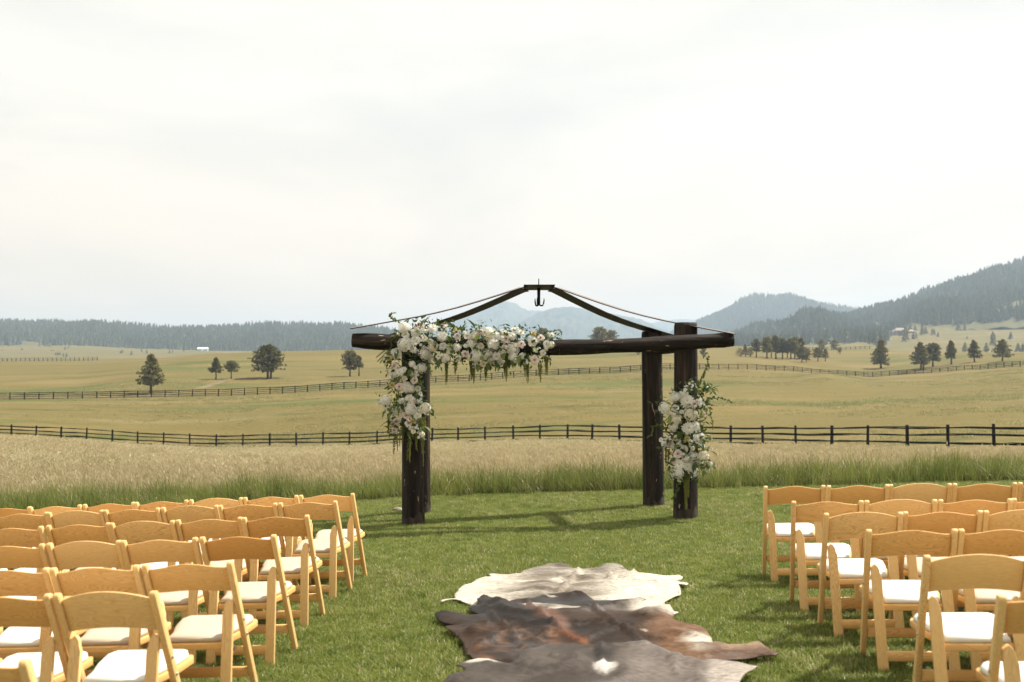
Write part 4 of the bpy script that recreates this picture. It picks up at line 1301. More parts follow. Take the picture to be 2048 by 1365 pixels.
# fern at the outer corner
for k, (x, y, x2, y2) in enumerate([(330, 600, 90, 800), (330, 650, 110, 860), (330, 640, 170, 620), (320, 690, 150, 880), (1300, 330, 1200, 290), (1330, 350, 1420, 360), (880, 900, 930, 1080)]):
    rd = random.Random(k); mb = MB()
    a = at(740 + x / 7.583, 610 + y / 7.583, fl.y - .2) - gb; b = at(740 + x2 / 7.583, 610 + y2 / 7.583, fl.y - .25) - gb
    mb.tube([a, b], .002, 4, False)
    for i in range(60):
        t = i / 60; p = a.lerp(b, t); d = (b - a).normalized()
        s = d.cross(Vector((0, 1, 0))).normalized() * (1 if i % 2 else -1)
        L = .05 * (1 - .6 * t) * rd.uniform(.7, 1.2); e = p + (s * .6 + d * .8 + Vector((0, rd.uniform(-.4, .4), -.15))).normalized() * L
        w = d * .004
        mb.add([p - w, p + w, e], [(0, 1, 2)])
    mobj('fern_frond', mb.mesh('fern_frond', M['leaf_light']), gl)

# ================================================================== COWHIDES
def crop6(L):
    return [(850 + x / 2.805, 1100 + y / 2.805) for x, y in L]
H1 = crop6([(85, 287), (125, 275), (165, 270), (162, 245), (185, 222), (215, 205), (250, 185), (280, 170), (325, 162), (372, 158), (350, 143), (372, 136), (430, 140), (490, 137), (530, 130), (545, 112), (590, 103), (640, 95), (665, 84), (700, 80), (760, 79), (810, 82), (830, 98), (862, 100), (885, 104), (905, 112), (935, 104), (960, 103), (985, 91), (1020, 82), (1060, 78), (1090, 79), (1110, 86), (1140, 117),
            (1155, 118), (1170, 105), (1185, 118), (1200, 135), (1240, 142), (1290, 145), (1340, 143), (1400, 138), (1430, 137), (1450, 147), (1442, 163), (1395, 178), (1440, 183), (1482, 190), (1470, 203), (1420, 194), (1436, 218), (1440, 240), (1428, 262), (1400, 278), (1345, 294), (1350, 312), (1372, 334), (1400, 348), (1428, 356), (1400, 368),
            (1200, 420), (900, 430), (600, 425), (420, 395), (330, 340), (290, 312), (245, 303), (200, 292), (160, 283), (130, 288), (95, 301), (84, 298)])
H2 = crop6([(48, 381), (95, 371), (160, 374), (240, 376), (300, 374), (262, 352), (240, 335), (258, 325), (296, 320), (288, 300), (308, 278), (335, 271), (365, 282), (400, 292), (440, 302), (475, 312), (515, 303), (560, 297), (585, 285), (600, 290), (640, 277), (665, 266), (695, 261), (730, 262), (765, 267), (790, 280), (815, 284), (845, 276), (880, 276), (915, 286), (955, 305), (1010, 302), (1060, 316), (1120, 318), (1180, 308), (1244, 305), (1240, 320),
            (1205, 336), (1290, 342), (1375, 340), (1398, 362), (1394, 402), (1440, 414), (1500, 430), (1545, 452), (1585, 472), (1608, 500), (1618, 540), (1660, 540), (1700, 550), (1750, 556), (1800, 562), (1845, 552), (1872, 549), (1910, 570), (1955, 592), (1995, 610), (1975, 622), (1910, 618), (1840, 621), (1760, 630), (1690, 642), (1610, 658), (1530, 672),
            (1460, 700), (1250, 740), (900, 750), (650, 730), (520, 690), (490, 676), (440, 670), (380, 668), (270, 662), (255, 630), (232, 605), (215, 560), (205, 525), (180, 500), (150, 480), (120, 470), (104, 447), (150, 440), (225, 442), (190, 432), (140, 428), (100, 420), (70, 402)])
H3 = crop6([(165, 692), (200, 680), (240, 664), (300, 668), (360, 675), (420, 682), (470, 680), (505, 668), (520, 645), (545, 620), (575, 610), (605, 600), (650, 582), (720, 573), (800, 570), (880, 572), (960, 576), (1010, 574), (1060, 569), (1110, 575), (1150, 571), (1210, 566), (1270, 568), (1300, 578), (1335, 592), (1380, 616), (1440, 620), (1462, 660), (1500, 668), (1550, 682), (1590, 672), (1625, 670), (1690, 678), (1760, 682), (1820, 690), (1872, 690), (1850, 706), (1825, 725),
            (1790, 760), (1740, 850), (1700, 960), (1480, 1080), (1180, 1150), (820, 1140), (480, 1060), (250, 930), (120, 850), (80, 790), (135, 745), (185, 742), (230, 740), (200, 715)])

def hide_mat(name, rough, gloss):
    m, n, l, p = new_mat(name)
    at_ = n.new('ShaderNodeAttribute'); at_.attribute_name = 'coat'
    tc = n.new('ShaderNodeTexCoord')
    mp = n.new('ShaderNodeMapping'); mp.inputs['Scale'].default_value = (1, 3.5, 1); mp.inputs['Rotation'].default_value = (0, 0, .5)
    l.new(tc.outputs['Object'], mp.inputs['Vector'])
    no = n.new('ShaderNodeTexNoise'); no.inputs['Scale'].default_value = 26; no.inputs['Detail'].default_value = 6
    l.new(mp.outputs[0], no.inputs['Vector'])
    mr = n.new('ShaderNodeMapRange'); mr.inputs['To Min'].default_value = .6; mr.inputs['To Max'].default_value = 1.4
    mr.inputs['From Min'].default_value = .3; mr.inputs['From Max'].default_value = .7
    l.new(no.outputs['Fac'], mr.inputs['Value'])
    hs = n.new('ShaderNodeHueSaturation'); l.new(mr.outputs['Result'], hs.inputs['Value']); l.new(at_.outputs['Color'], hs.inputs['Color'])
    l.new(hs.outputs['Color'], p.inputs['Base Color'])
    p.inputs['Roughness'].default_value = rough
    ag = n.new('ShaderNodeAttribute'); ag.attribute_name = 'gloss'
    l.new(ag.outputs['Fac'], p.inputs['Specular IOR Level'])
    p.inputs['Sheen Weight'].default_value = 0
    n2 = n.new('ShaderNodeTexNoise'); n2.inputs['Scale'].default_value = 160; n2.inputs['Detail'].default_value = 3
    l.new(mp.outputs[0], n2.inputs['Vector'])
    b = n.new('ShaderNodeBump'); b.inputs['Strength'].default_value = .35; b.inputs['Distance'].default_value = .004
    l.new(n2.outputs['Fac'], b.inputs['Height']); l.new(b.outputs[0], p.inputs['Normal'])
    return m
mixc = lambda a, b, t: tuple(x + (y - x) * max(0, min(1, t)) for x, y in zip(a, b))
ss = lambda a, b, x: (lambda t: t * t * (3 - 2 * t))(max(0, min(1, (x - a) / (b - a))))
HIDE_POLYS = []
CREASES = {2: [[(330, 340), (400, 410), (480, 490), (545, 560), (600, 600)], [(560, 300), (640, 380), (760, 470), (900, 560)], [(790, 452), (900, 432), (1000, 425)], [(900, 330), (1050, 420), (1180, 500), (1260, 570)],
               [(1180, 480), (1300, 520), (1420, 545)], [(620, 520), (700, 480), (780, 490)], [(450, 520), (560, 500), (640, 530)], [(260, 460), (400, 470), (520, 455)]],
           1: [[(885, 105), (840, 160), (780, 220), (735, 262)], [(420, 230), (560, 240), (700, 236)], [(1000, 150), (1120, 190), (1300, 200)]],
           3: [[(600, 610), (560, 680), (545, 740)], [(985, 590), (1000, 650), (990, 740)], [(1300, 590), (1380, 660), (1420, 740)], [(700, 640), (850, 690)]]}
def crease(seed, x, y):
    u, v = px_of(x, y)
    best = 1e9
    for L in CREASES[seed]:
        for (a, b), (c, d) in zip(L[:-1], L[1:]):
            t = max(0, min(1, ((u - a) * (c - a) + (v - b) * (d - b) * 9) / ((c - a) ** 2 + 9 * (d - b) ** 2)))
            best = min(best, math.hypot(u - a - t * (c - a), 3 * (v - b - t * (d - b))))
    return best
def gloss_of(x, y):
    u, v = px_of(x, y)
    g = .10 + .12 * max(0, noise.noise(Vector((x * 3, y * 5, 2))))
    g += .38 * ss(330, 120, abs(u - 860)) * ss(60, 20, abs(v - 340)) * (.7 + .5 * noise.noise(Vector((x * 5, y * 9, 4))))
    g += .45 * ss(200, 60, abs(u - 560)) * ss(80, 30, abs(v - 560)) * max(0, .5 + noise.noise(Vector((x * 7, y * 9, 6))))
    return g
def hide(outline, lift, colour, mat, label, seed, wr=1.0, over=None):
    pts = [hit_lawn(u, v, .03) for u, v in outline]
    poly = [(p.x, p.y) for p in pts]
    HIDE_POLYS.append(poly)
    cx = sum(p[0] for p in poly) / len(poly); cy = sum(p[1] for p in poly) / len(poly)
    # refine outline
    ring = []
    for i in range(len(poly)):
        a = Vector(poly[i]); b = Vector(poly[(i + 1) % len(poly)])
        k = max(1, int((b - a).length / .035))
        ring += [a.lerp(b, j / k) for j in range(k)]
    x0 = min(p[0] for p in poly); x1 = max(p[0] for p in poly); y0 = min(p[1] for p in poly); y1 = max(p[1] for p in poly)
    gx, gy = np.meshgrid(np.arange(x0, x1, .024), np.arange(y0, y1, .03))
    gx = gx.ravel() + rng.uniform(-.004, .004, gx.size); gy = gy.ravel() + rng.uniform(-.005, .005, gy.size)
    ins = in_poly(gx, gy, poly)
    inner = [Vector((a, b)) for a, b in zip(gx[ins], gy[ins])]
    nr = len(ring)
    V, E, Fc, *_ = delaunay_2d_cdt(ring + inner, [(i, (i + 1) % nr) for i in range(nr)], [], 1, 1e-5)
    ra = np.array([(p.x, p.y) for p in ring])
    vs = []; cols = []
    for v in V:
        de = float(np.min(np.hypot(ra[:, 0] - v.x, ra[:, 1] - v.y)))
        fold = 0
        q = Vector((v.x * 1.6, v.y * 2.2, seed))
        fold += noise.noise(q) * .020
        r1 = abs(noise.noise(Vector((v.x * 1.3 + v.y * .7, v.y * 2.6 - v.x * .6, seed + 5))))
        fold += max(0, .15 - r1) * .34 * (.4 + .6 * noise.noise(Vector((v.x * .9, v.y * .9, seed + 9))) + .3)
        fold += noise.noise(Vector((v.x * 7, v.y * 9, seed))) * .006
        cr_ = crease(seed, v.x, v.y)
        fold += .022 * math.exp(-(cr_ / 16) ** 2) - .008 * math.exp(-((cr_ - 30) / 14) ** 2)
        curl = .05 * max(0, noise.noise(Vector((v.x * 3.1, v.y * 3.7, seed + 2))) + .1) * math.exp(-de / .07)
        z = lift + wr * (fold * ss(0, .10, de) + curl) - .012 * math.exp(-de / .03)
        if over:
            # lie on top of the hide below
            inside = bool(in_poly(np.array([v.x]), np.array([v.y]), over)[0])
            z += .012 if inside else 0
        zb = float(zg(v.x))
        vs.append((v.x - cx, v.y - cy, max(z, .012)))
        cols.append(colour(v.x, v.y, de))
    z0 = float(zg(cx))
    vs = [(a, b, c + float(zg(a + cx)) - z0) for a, b, c in vs]
    me = mesh_of('cowhide', vs, [tuple(f) for f in Fc], mat, True)
    ca = me.color_attributes.new('coat', 'FLOAT_COLOR', 'POINT')
    ca.data.foreach_set('color', np.array([(*c, 1) for c in cols], np.float32).ravel())
    ga = me.attributes.new('gloss', 'FLOAT', 'POINT')
    ga.data.foreach_set('value', np.array([gloss_of(v.x, v.y) for v in V], np.float32))
    o = mobj('cowhide', me, label=label, cat='cowhide')
    o.location = (cx, cy, z0)
    sm_ = o.modifiers.new('smooth', 'SMOOTH'); sm_.iterations = 1; sm_.factor = .5
    sd = o.modifiers.new('thickness', 'SOLIDIFY'); sd.thickness = .005; sd.offset = -1
    return o
def px_of(x, y):
    """crop coordinates of a lawn point, to read the coat pattern from the photograph"""
    z = float(zg(x)) + .03 - CAM_Z
    dyn = (z * CP - y * SP) / (y * CP + z * SP); dxn = x / (y * CP + z * SP)
    return ((1024 + dxn * F - 850) * 2.805, (682.5 - dyn * F - 1100) * 2.805)
nz = lambda x, y, s, k: noise.noise(Vector((x * s, y * s, k)))
WHITE = (.42, .385, .325); TAUPE = (.052, .041, .032); PALE = (.105, .085, .064)
def col1(x, y, de):
    u, v = px_of(x, y)
    u += 40 * nz(x, y, 4, 1); v += 8 * nz(x, y, 4, 2)
    c = WHITE
    spine = abs(u - (885 - (v - 105) * .85))
    c = mixc(c, PALE, 1.0 * ss(430, 90, abs(u - 740)) * (.62 + .9 * nz(x * .7, y * 3, 3, 3)))
    c = mixc(c, TAUPE, 1.0 * ss(200, 70, abs(u - 1030)) * ss(185, 95, v) * (.7 + .5 * nz(x, y * 2, 5, 4)))
    c = mixc(c, TAUPE, .9 * ss(220, 70, abs(u - 690)) * ss(180, 95, v) * (.7 + .5 * nz(x, y * 2, 5, 6)))
    c = mixc(c, TAUPE, .55 * ss(60, 10, abs(v - 238)) * ss(520, 100, abs(u - 620)) * (.6 + .8 * nz(x * .6, y * 3, 4, 8)))
    c = mixc(c, (.22, .18, .15), .8 * ss(34, 8, math.hypot(u - 875, (v - 112) * 1.8)))
    c = mixc(c, (.15, .115, .085), .6 * ss(22, 6, spine) * ss(80, 130, v))
    c = mixc(c, (.30, .27, .22), .35 * ss(14, 4, abs(spine - 8)) * ss(120, 170, v) * ss(290, 200, v))
    return c
DARK = (.012, .0085, .0065); BROWN = (.046, .025, .014); SIEN = (.105, .034, .011); GREYB = (.19, .16, .14)
def col2(x, y, de):
    u, v = px_of(x, y)
    u += 60 * nz(x, y, 3.5, 11); v += 12 * nz(x, y, 3.5, 12)
    c = mixc(BROWN, DARK, .75 + .7 * nz(x, y, 2.4, 13))
    c = mixc(c, (.018, .0145, .013), ss(330, 180, abs(u - 470)) * ss(450, 380, v) * .85)
    c = mixc(c, BROWN, .9 * ss(420, 120, u) * ss(430, 480, v))
    c = mixc(c, (.115, .060, .030), .9 * ss(1150, 1380, u) * ss(330, 420, v))
    c = mixc(c, (.065, .042, .030), .7 * ss(1450, 1700, u) * ss(540, 600, v))
    c = mixc(c, WHITE, ss(170, 20, math.hypot((u - 1290) * .7, (v - 350) * 3.2) + 60 * nz(x, y * 1.5, 7, 31)))
    c = mixc(c, WHITE, ss(150, 10, math.hypot((u - 1565) * .8, (v - 535) * 2.2) + 60 * nz(x, y * 1.5, 7, 32)) * .95)
    c = mixc(c, WHITE, .8 * ss(18, 6, math.hypot((u - 1250) * .6, (v - 475) * 2.6)))
    c = mixc(c, (.25, .18, .12), .7 * ss(150, 30, abs(u - 1800)) * ss(590, 555, v))
    # spine: reddish mane running diagonally
    su = 640 + (v - 350) * 1.35
    c = mixc(c, (.12, .065, .045), .85 * ss(80, 20, abs(u - su)) * ss(300, 350, v) * ss(520, 440, v))
    c = mixc(c, SIEN, ss(60, 15, abs(u - su)) * ss(455, 500, v) * (.8 + .4 * nz(x, y, 9, 14)))
    c = mixc(c, (.11, .055, .03), .8 * max(0, nz(x * 1.6, y * 2.6, 6, 15)) * ss(420, 200, abs(u - 560)) * ss(440, 490, v) * 2)
    return c
def col3(x, y, de):
    u, v = px_of(x, y)
    u += 50 * nz(x, y, 3.5, 21); v += 12 * nz(x, y, 3.5, 22)
    c = mixc((.066, .054, .045), (.032, .025, .020), .6 + .9 * nz(x, y, 2.6, 23))
    c = mixc(c, (.016, .013, .012), .9 * ss(95, 25, abs(u - 985)) * ss(600, 560, abs(v - 100)) * ss(570, 610, v) * (.8 + .5 * nz(x, y, 6, 24)))
    c = mixc(c, (.15, .125, .108), .6 * ss(420, 150, abs(u - 1400)))
    c = mixc(c, (.42, .40, .37), ss(62, 34, math.hypot((u - 1015) * .8, (v - 715) * 1.5) + 16 * nz(x, y, 11, 25)))
    c = mixc(c, WHITE, ss(18, 6, abs(v - 674)) * ss(130, 60, abs(u - 325)))
    c = mixc(c, (.34, .30, .26), ss(60, 10, 700 - v + (u - 1600) * .05) * ss(1560, 1650, u) * .7)
    c = mixc(c, WHITE, ss(820, 900, v) * ss(.0, .5, nz(x, y, 2, 26) + .3) * .8)
    return c
M['hide1'] = hide_mat('white_hide', .7, .2); M['hide2'] = hide_mat('brown_hide', .40, .45); M['hide3'] = hide_mat('grey_hide', .48, .35)
hide(H1, .034, col1, M['hide1'], 'creamy white cowhide with faint taupe spine, its front edge overlapped', 1, .8)
hide(H2, .052, col2, M['hide2'], 'dark brown cowhide with rusty spine between two other cowhides', 2, 1.1, HIDE_POLYS[0])
hide(H3, .074, col3, M['hide3'], 'grey brown cowhide with white blaze overlapping the dark brown one', 3, .9, HIDE_POLYS[1])

# ================================================================== CHAIRS
def wood_mat(name, axis, tones):
    m, n, l, p = new_mat(name)
    tc = n.new('ShaderNodeTexCoord'); oi = n.new('ShaderNodeObjectInfo')
    mu = n.new('ShaderNodeMath'); mu.operation = 'MULTIPLY'; mu.inputs[1].default_value = 23.0
    l.new(oi.outputs['Random'], mu.inputs[0])
    va = n.new('ShaderNodeVectorMath'); va.operation = 'ADD'
    l.new(tc.outputs['Object'], va.inputs[0]); l.new(mu.outputs[0], va.inputs[1])
    mp = n.new('ShaderNodeMapping')
    mp.inputs['Scale'].default_value = {'x': (1.6, 9, 9), 'z': (9, 9, 1.2)}[axis]
    l.new(va.outputs[0], mp.inputs['Vector'])
    n1 = n.new('ShaderNodeTexNoise'); n1.inputs['Scale'].default_value = 1.3; n1.inputs['Detail'].default_value = 2; n1.inputs['Distortion'].default_value = .3
    l.new(mp.outputs[0], n1.inputs['Vector'])
    # growth rings: contour lines of a smooth noise
    m1 = n.new('ShaderNodeMath'); m1.operation = 'MULTIPLY'; m1.inputs[1].default_value = 26.0
    l.new(n1.outputs['Fac'], m1.inputs[0])
    m2 = n.new('ShaderNodeMath'); m2.operation = 'FRACT'; l.new(m1.outputs[0], m2.inputs[0])
    n2 = n.new('ShaderNodeTexNoise'); n2.inputs['Scale'].default_value = 14; n2.inputs['Detail'].default_value = 4
    l.new(mp.outputs[0], n2.inputs['Vector'])
    rr = ramp(n, [(0, (1, 1, 1)), (.55, (.93, .91, .88)), (.90, (.62, .53, .44)), (1, (1, 1, 1))])
    l.new(m2.outputs[0], rr.inputs['Fac'])
    tn = ramp(n, [(i / (len(tones) - 1), t) for i, t in enumerate(tones)])
    l.new(oi.outputs['Random'], tn.inputs['Fac'])
    gr_ = n.new('ShaderNodeMix'); gr_.data_type = 'RGBA'; gr_.blend_type = 'MULTIPLY'
    # how strongly figured the board is differs from board to board
    fr_ = n.new('ShaderNodeMath'); fr_.operation = 'MULTIPLY'; fr_.inputs[1].default_value = 7.31
    l.new(oi.outputs['Random'], fr_.inputs[0])
    f2 = n.new('ShaderNodeMath'); f2.operation = 'FRACT'; l.new(fr_.outputs[0], f2.inputs[0])
    f3 = n.new('ShaderNodeMapRange'); f3.inputs['To Min'].default_value = .15; f3.inputs['To Max'].default_value = .75
    l.new(f2.outputs[0], f3.inputs['Value'])
    l.new(f3.outputs['Result'], gr_.inputs['Factor'])
    l.new(tn.outputs['Color'], gr_.inputs['A']); l.new(rr.outputs['Color'], gr_.inputs['B'])
    g2 = n.new('ShaderNodeMix'); g2.data_type = 'RGBA'; g2.blend_type = 'MULTIPLY'; g2.inputs['Factor'].default_value = .5
    r2 = ramp(n, [(.3, (.82, .80, .78)), (.7, (1.06, 1.06, 1.06))])
    l.new(n2.outputs['Fac'], r2.inputs['Fac'])
    l.new(gr_.outputs['Result'], g2.inputs['A']); l.new(r2.outputs['Color'], g2.inputs['B'])
    l.new(g2.outputs['Result'], p.inputs['Base Color'])
    p.inputs['Roughness'].default_value = .5
    p.inputs['Specular IOR Level'].default_value = .3
    return m
TONES = [tuple(a * b for a, b in zip(t, (1.06, 1.08, 1.06))) for t in [(.64, .36, .125), (.70, .43, .17), (.60, .33, .11), (.72, .45, .19), (.66, .39, .145), (.56, .29, .09)]]
TONES_B = [(.72, .48, .20), (.75, .51, .225), (.69, .45, .185)]
M['wood_x'] = wood_mat('chair_wood_level', 'x', TONES); M['wood_z'] = wood_mat('chair_wood_upright', 'z', TONES_B)
M['wood_plain'] = wood_mat('chair_wood_plain', 'x', [(.72, .48, .20), (.76, .51, .225)])
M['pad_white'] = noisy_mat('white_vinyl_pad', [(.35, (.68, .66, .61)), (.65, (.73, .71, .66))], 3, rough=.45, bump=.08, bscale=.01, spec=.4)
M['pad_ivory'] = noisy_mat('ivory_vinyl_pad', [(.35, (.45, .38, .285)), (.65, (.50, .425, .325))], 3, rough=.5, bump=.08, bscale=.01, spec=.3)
M['bolt'] = noisy_mat('bright_bolt', [(.4, (.55, .52, .46)), (.6, (.65, .62, .56))], 5, rough=.3, spec=.6)
M['bolt'].node_tree.nodes['Principled BSDF'].inputs['Metallic'].default_value = .9
M['brace'] = noisy_mat('dull_steel', [(.4, (.16, .16, .16)), (.6, (.24, .24, .24))], 5, rough=.4, spec=.5)

CH, FY = .775, .32       # height of the back, reach of the front feet
py = lambda z: FY * (CH - z) / CH
PX = .2265
def prism(poly, axis, a, b, shear=None):
    """extrude a polygon along an axis ('x': polygon in yz, 'y': polygon in xz)"""
    n = len(poly); vs = []
    for t in (a, b):
        for (p, q) in poly:
            vs.append((t, p, q) if axis == 'x' else (p, t, q))
    if shear: vs = [shear(v) for v in vs]
    fs = [tuple(range(n)), tuple(range(2 * n - 1, n - 1, -1))] + [(i, i + n, (i + 1) % n + n, (i + 1) % n) for i in range(n)]
    return vs, fs
def ch_mesh(name, vs, fs, mat, bev=.003, seg=2):
    me = mesh_of(name, vs, fs, mat)
    return bevel_mesh(me, bev, seg, True, 35)
def chair_parts():
    P = []
    dl = math.hypot(FY, CH); ux, uz = FY / dl, -CH / dl        # along the post, downwards and forwards
    nx, nz_ = -uz, ux                                          # across the post in the yz plane
    w = .0185
    for s in (-1, 1):
        poly = []
        for k in range(7):                                     # rounded top
            a = math.pi * k / 6
            poly.append((0 + w * .0 + nx * w * math.cos(a) - ux * w * math.sin(a) * .9 + ux * .02, CH - .02 + .0 + nz_ * w * math.cos(a) - uz * w * math.sin(a) * .9 - uz * .0))
        poly += [(FY - nx * w + .0, 0.0 + .004), (FY + nx * w + .010, 0.0)]
        vs, fs = prism(poly, 'x', s * PX - .0150, s * PX + .0150)
        P.append(('post', ch_mesh('post', vs, fs, M['wood_z'], .004), (0, 0, 0)))
    for s in (-1, 1):
        xo = PX - .0160; xi = xo - .055
        poly = [(xi + .002, 0), (xo + .004, 0), (xo, .50), (xo, .552)]
        for k in range(1, 6):
            a = math.pi / 2 * k / 5
            poly.append((xo - .012 - .034 * math.sin(a), .572 - .045 * (1 - math.cos(a))))
        poly.append((xi, .50))
        poly = [(s * a, b) for a, b in poly]
        sh_ = lambda v: (v[0], v[1] + (-.02 + .105 * v[2] / .575), v[2])
        vs, fs = prism(poly, 'y', -.011, .011, sh_)
        P.append(('rear_leg', ch_mesh('rear_leg', vs, fs, M['wood_z'], .003), (0, 0, 0)))
    xs_ = PX - .0165
    vs, fs = prism([(-.011, -.027), (.011, -.027), (.011, .027), (-.011, .027)], 'x', -xs_ + .042, xs_ - .042)
    me = ch_mesh('stretcher', vs, fs, M['wood_x'], .003, 1)
    P.append(('stretcher', me, (0, -.003, .085)))
    vs, fs = prism([(-.010, -.026), (.010, -.026), (.010, .026), (-.010, .026)], 'x', -xs_ + .001, xs_ - .001)
    P.append(('stretcher', ch_mesh('stretcher', vs, fs, M['wood_x'], .003, 1), (0, py(.15), .15)))
    # seat frame: trapezoid, tipped back a little
    def seat_poly(ins, k=0.0):
        return [(-.155 + ins, .045 + ins), (.155 - ins, .045 + ins), (.165 - ins, .15), (.200 - ins, .26), (.214 - ins, .40 - ins - k), (.200 - ins - k * .6, .425 - ins), (-.200 + ins + k * .6, .425 - ins), (-.214 + ins, .40 - ins - k), (-.200 + ins, .26), (-.165 + ins, .15)]
    zt = lambda y: .318 + .10 * (y - .045)
    def slab(poly, z0, z1):
        n = len(poly)
        vs = [(x, y, zt(y) + z0) for x, y in poly] + [(x, y, zt(y) + z1) for x, y in poly]
        return vs, [tuple(range(n - 1, -1, -1)), tuple(range(n, 2 * n))] + [(i, (i + 1) % n, (i + 1) % n + n, i + n) for i in range(n)]
    vs, fs = slab(seat_poly(0), 0, .034)
    P.append(('seat_frame', ch_mesh('seat_frame', vs, fs, M['wood_x'], .004), (0, 0, 0)))
    # cushion: padded top
    rings = []
    for ins, z in ((.014, .036), (.009, .046), (.011, .058), (.024, .068), (.055, .074), (.11, .077)):
        rings.append([(x, y, zt(y) + z) for x, y in seat_poly(ins, .02)])
    n = 10; vs = [v for r_ in rings for v in r_]
    fs = [(i * n + k, i * n + (k + 1) % n, (i + 1) * n + (k + 1) % n, (i + 1) * n + k) for i in range(len(rings) - 1) for k in range(n)]
    fs += [tuple(range(n - 1, -1, -1)), tuple((len(rings) - 1) * n + k for k in range(n))]
    P.append(('cushion', mesh_of('cushion', vs, fs, M['pad_white'], True), (0, 0, 0)))
    for s in (-1, 1):
        for (z, yy) in ((.455, py(.455)), (.37, py(.37) + .0)):
            mb = MB(); mb.tube([(s * (PX + .0165), yy, z), (s * (PX + .0200), yy, z), (s * (PX + .0215), yy, z)], [.0075, .0075, .004], 8)
            P.append(('bolt', mb.mesh('bolt', M['bolt'], True), (0, 0, 0)))
        mb = MB(); mb.tube([(s * .175, .035, .25), (s * .180, .16, .304)], [.007, .007], 6, flat=.5)
        P.append(('brace', mb.mesh('brace', M['brace'], True), (0, 0, 0)))
    return P
def back_mesh(kind):
    hw = PX - .0160
    n = 15; rows = []
    vs = []
    if kind == 0: zlo, zhi, crest, arch_ = .612, .742, .026, .012
    else: zlo, zhi, crest, arch_ = .585, .738, .040, .022
    for i in range(n):
        s = -1 + 2 * i / (n - 1); x = s * hw
        e = .5 + .5 * math.cos(math.pi * s)
        if kind: e = (1 - s * s)
        zt_ = zhi + crest * (e ** 1.0); zb_ = zlo + arch_ * e
        bow = -.022 * (1 - s * s)
        for (z, th) in ((zb_, -1), (zt_, -1), (zt_, 1), (zb_, 1)):
            vs.append((x, py(z) - .0 + bow + th * .008 + .006, z))
    fs = [(i * 4 + k, i * 4 + (k + 1) % 4, (i + 1) * 4 + (k + 1) % 4, (i + 1) * 4 + k) for i in range(n - 1) for k in range(4)]
    fs += [(3, 2, 1, 0), tuple(4 * (n - 1) + k for k in range(4))]
    me = mesh_of('backrest', vs, fs, M['wood_plain'] if kind else M['wood_x'])
    return bevel_mesh(me, .004, 2, True, 50)
PARTS = chair_parts()
BACKS = [back_mesh(0), back_mesh(1)]
cush = {n_: None for n_ in ()}
C_white = next(me for nm, me, _ in PARTS if nm == 'cushion')
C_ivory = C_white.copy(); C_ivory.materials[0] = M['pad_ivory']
def make_chair(x, y, yaw, kind, pad, label):
    root = empty('folding_chair', (x, y, float(zg(x)) + .004), (0, -math.atan(slope(x)), yaw), label=label, cat='chair', group='folding chairs set out in rows on the lawn')
    for nm, me, loc in PARTS:
        m_ = me
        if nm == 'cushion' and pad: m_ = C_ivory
        o = bpy.data.objects.new(nm, m_); o.location = loc
        link(o, root)
    link(bpy.data.objects.new('backrest', BACKS[kind]), root)
    return root
ORD = ['first', 'second', 'third', 'fourth', 'fifth', 'sixth', 'seventh', 'eighth']
rc = random.Random(21)
PITCHX = .489
LEFT = [(712, 990, 8), (678, 1005, 7), (624, 1034, 7), (558, 1074, 6), (469, 1130, 5), (324, 1188, 4), (73, 1326, 2)]
RIGHT = [(1537, 976, 6), (1593, 1006, 5), (1657, 1030, 4), (1744, 1064, 4), (1866, 1118, 3), (2022, 1200, 2)]
# seat pads (1 = ivory) and plain tall backs (1) where the photograph shows them, from the aisle outwards
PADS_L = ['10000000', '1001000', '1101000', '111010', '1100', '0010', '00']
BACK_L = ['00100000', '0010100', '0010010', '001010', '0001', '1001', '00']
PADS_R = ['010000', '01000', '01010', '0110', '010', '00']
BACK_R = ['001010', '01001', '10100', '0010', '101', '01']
CHAIRS = []
def block(rows, sgn, pads, backs, side, yaw0):
    for r_, (u, v, n) in enumerate(rows):
        p = hit_lawn(u, v, CH - .012)
        yaw = R(yaw0 + rc.uniform(-1.0, 1.0))
        ex = Vector((math.cos(yaw), math.sin(yaw)))
        c0 = Vector((p.x, p.y)) - ex * (PX * -sgn)
        for k in range(n):
            c = c0 + ex * (sgn * PITCHX * k) + Vector((rc.uniform(-.004, .004), rc.uniform(-.02, .02)))
            pad = int(pads[r_][k]) if k < len(pads[r_]) else 0
            bk = int(backs[r_][k]) if k < len(backs[r_]) else 0
            lab = 'light wood folding chair, %s pad, %s row from arch, %s from aisle, %s side' % ('ivory' if pad else 'white', ORD[r_], ORD[k], side)
            CHAIRS.append(make_chair(c.x, c.y, yaw + R(rc.uniform(-1.5, 1.5)), bk, pad, lab))
block(LEFT, -1, PADS_L, BACK_L, 'garland', -6)
block(RIGHT, 1, PADS_R, BACK_R, 'spray', -6)

# ================================================================== GRASS
def frustum(Y, margin):
    return (1024 / F) * Y * 1.16 + margin
lawn_src = []
for i in range(6):
    lawn_src.append(blade_patch('lawn_patch_%d' % i, 54, .075, (.018, .048), .0058, 1.2, [M['lawn_a'], M['lawn_b']], (.87, .13) if i < 5 else (.55, .45), seg=2))
pts = []
Y = rng.uniform(2.2, LAWN_Y + .1, 118000); X = rng.uniform(-11.8, 11.8, 118000)
keep = np.abs(X) < frustum(Y, 1.5)
X, Y = X[keep], Y[keep]
dens = np.clip(1.0 - (Y - 7) * .035, .62, 1)
keep = rng.random(len(X)) < dens
X, Y = X[keep], Y[keep]
for poly in HIDE_POLYS:
    c = np.mean(np.array(poly), axis=0)
    sp = [(c[0] + (a - c[0]) * .99, c[1] + (b - c[1]) * .985) for a, b in poly]
    k = ~in_poly(X, Y, sp)
    X, Y = X[k], Y[k]
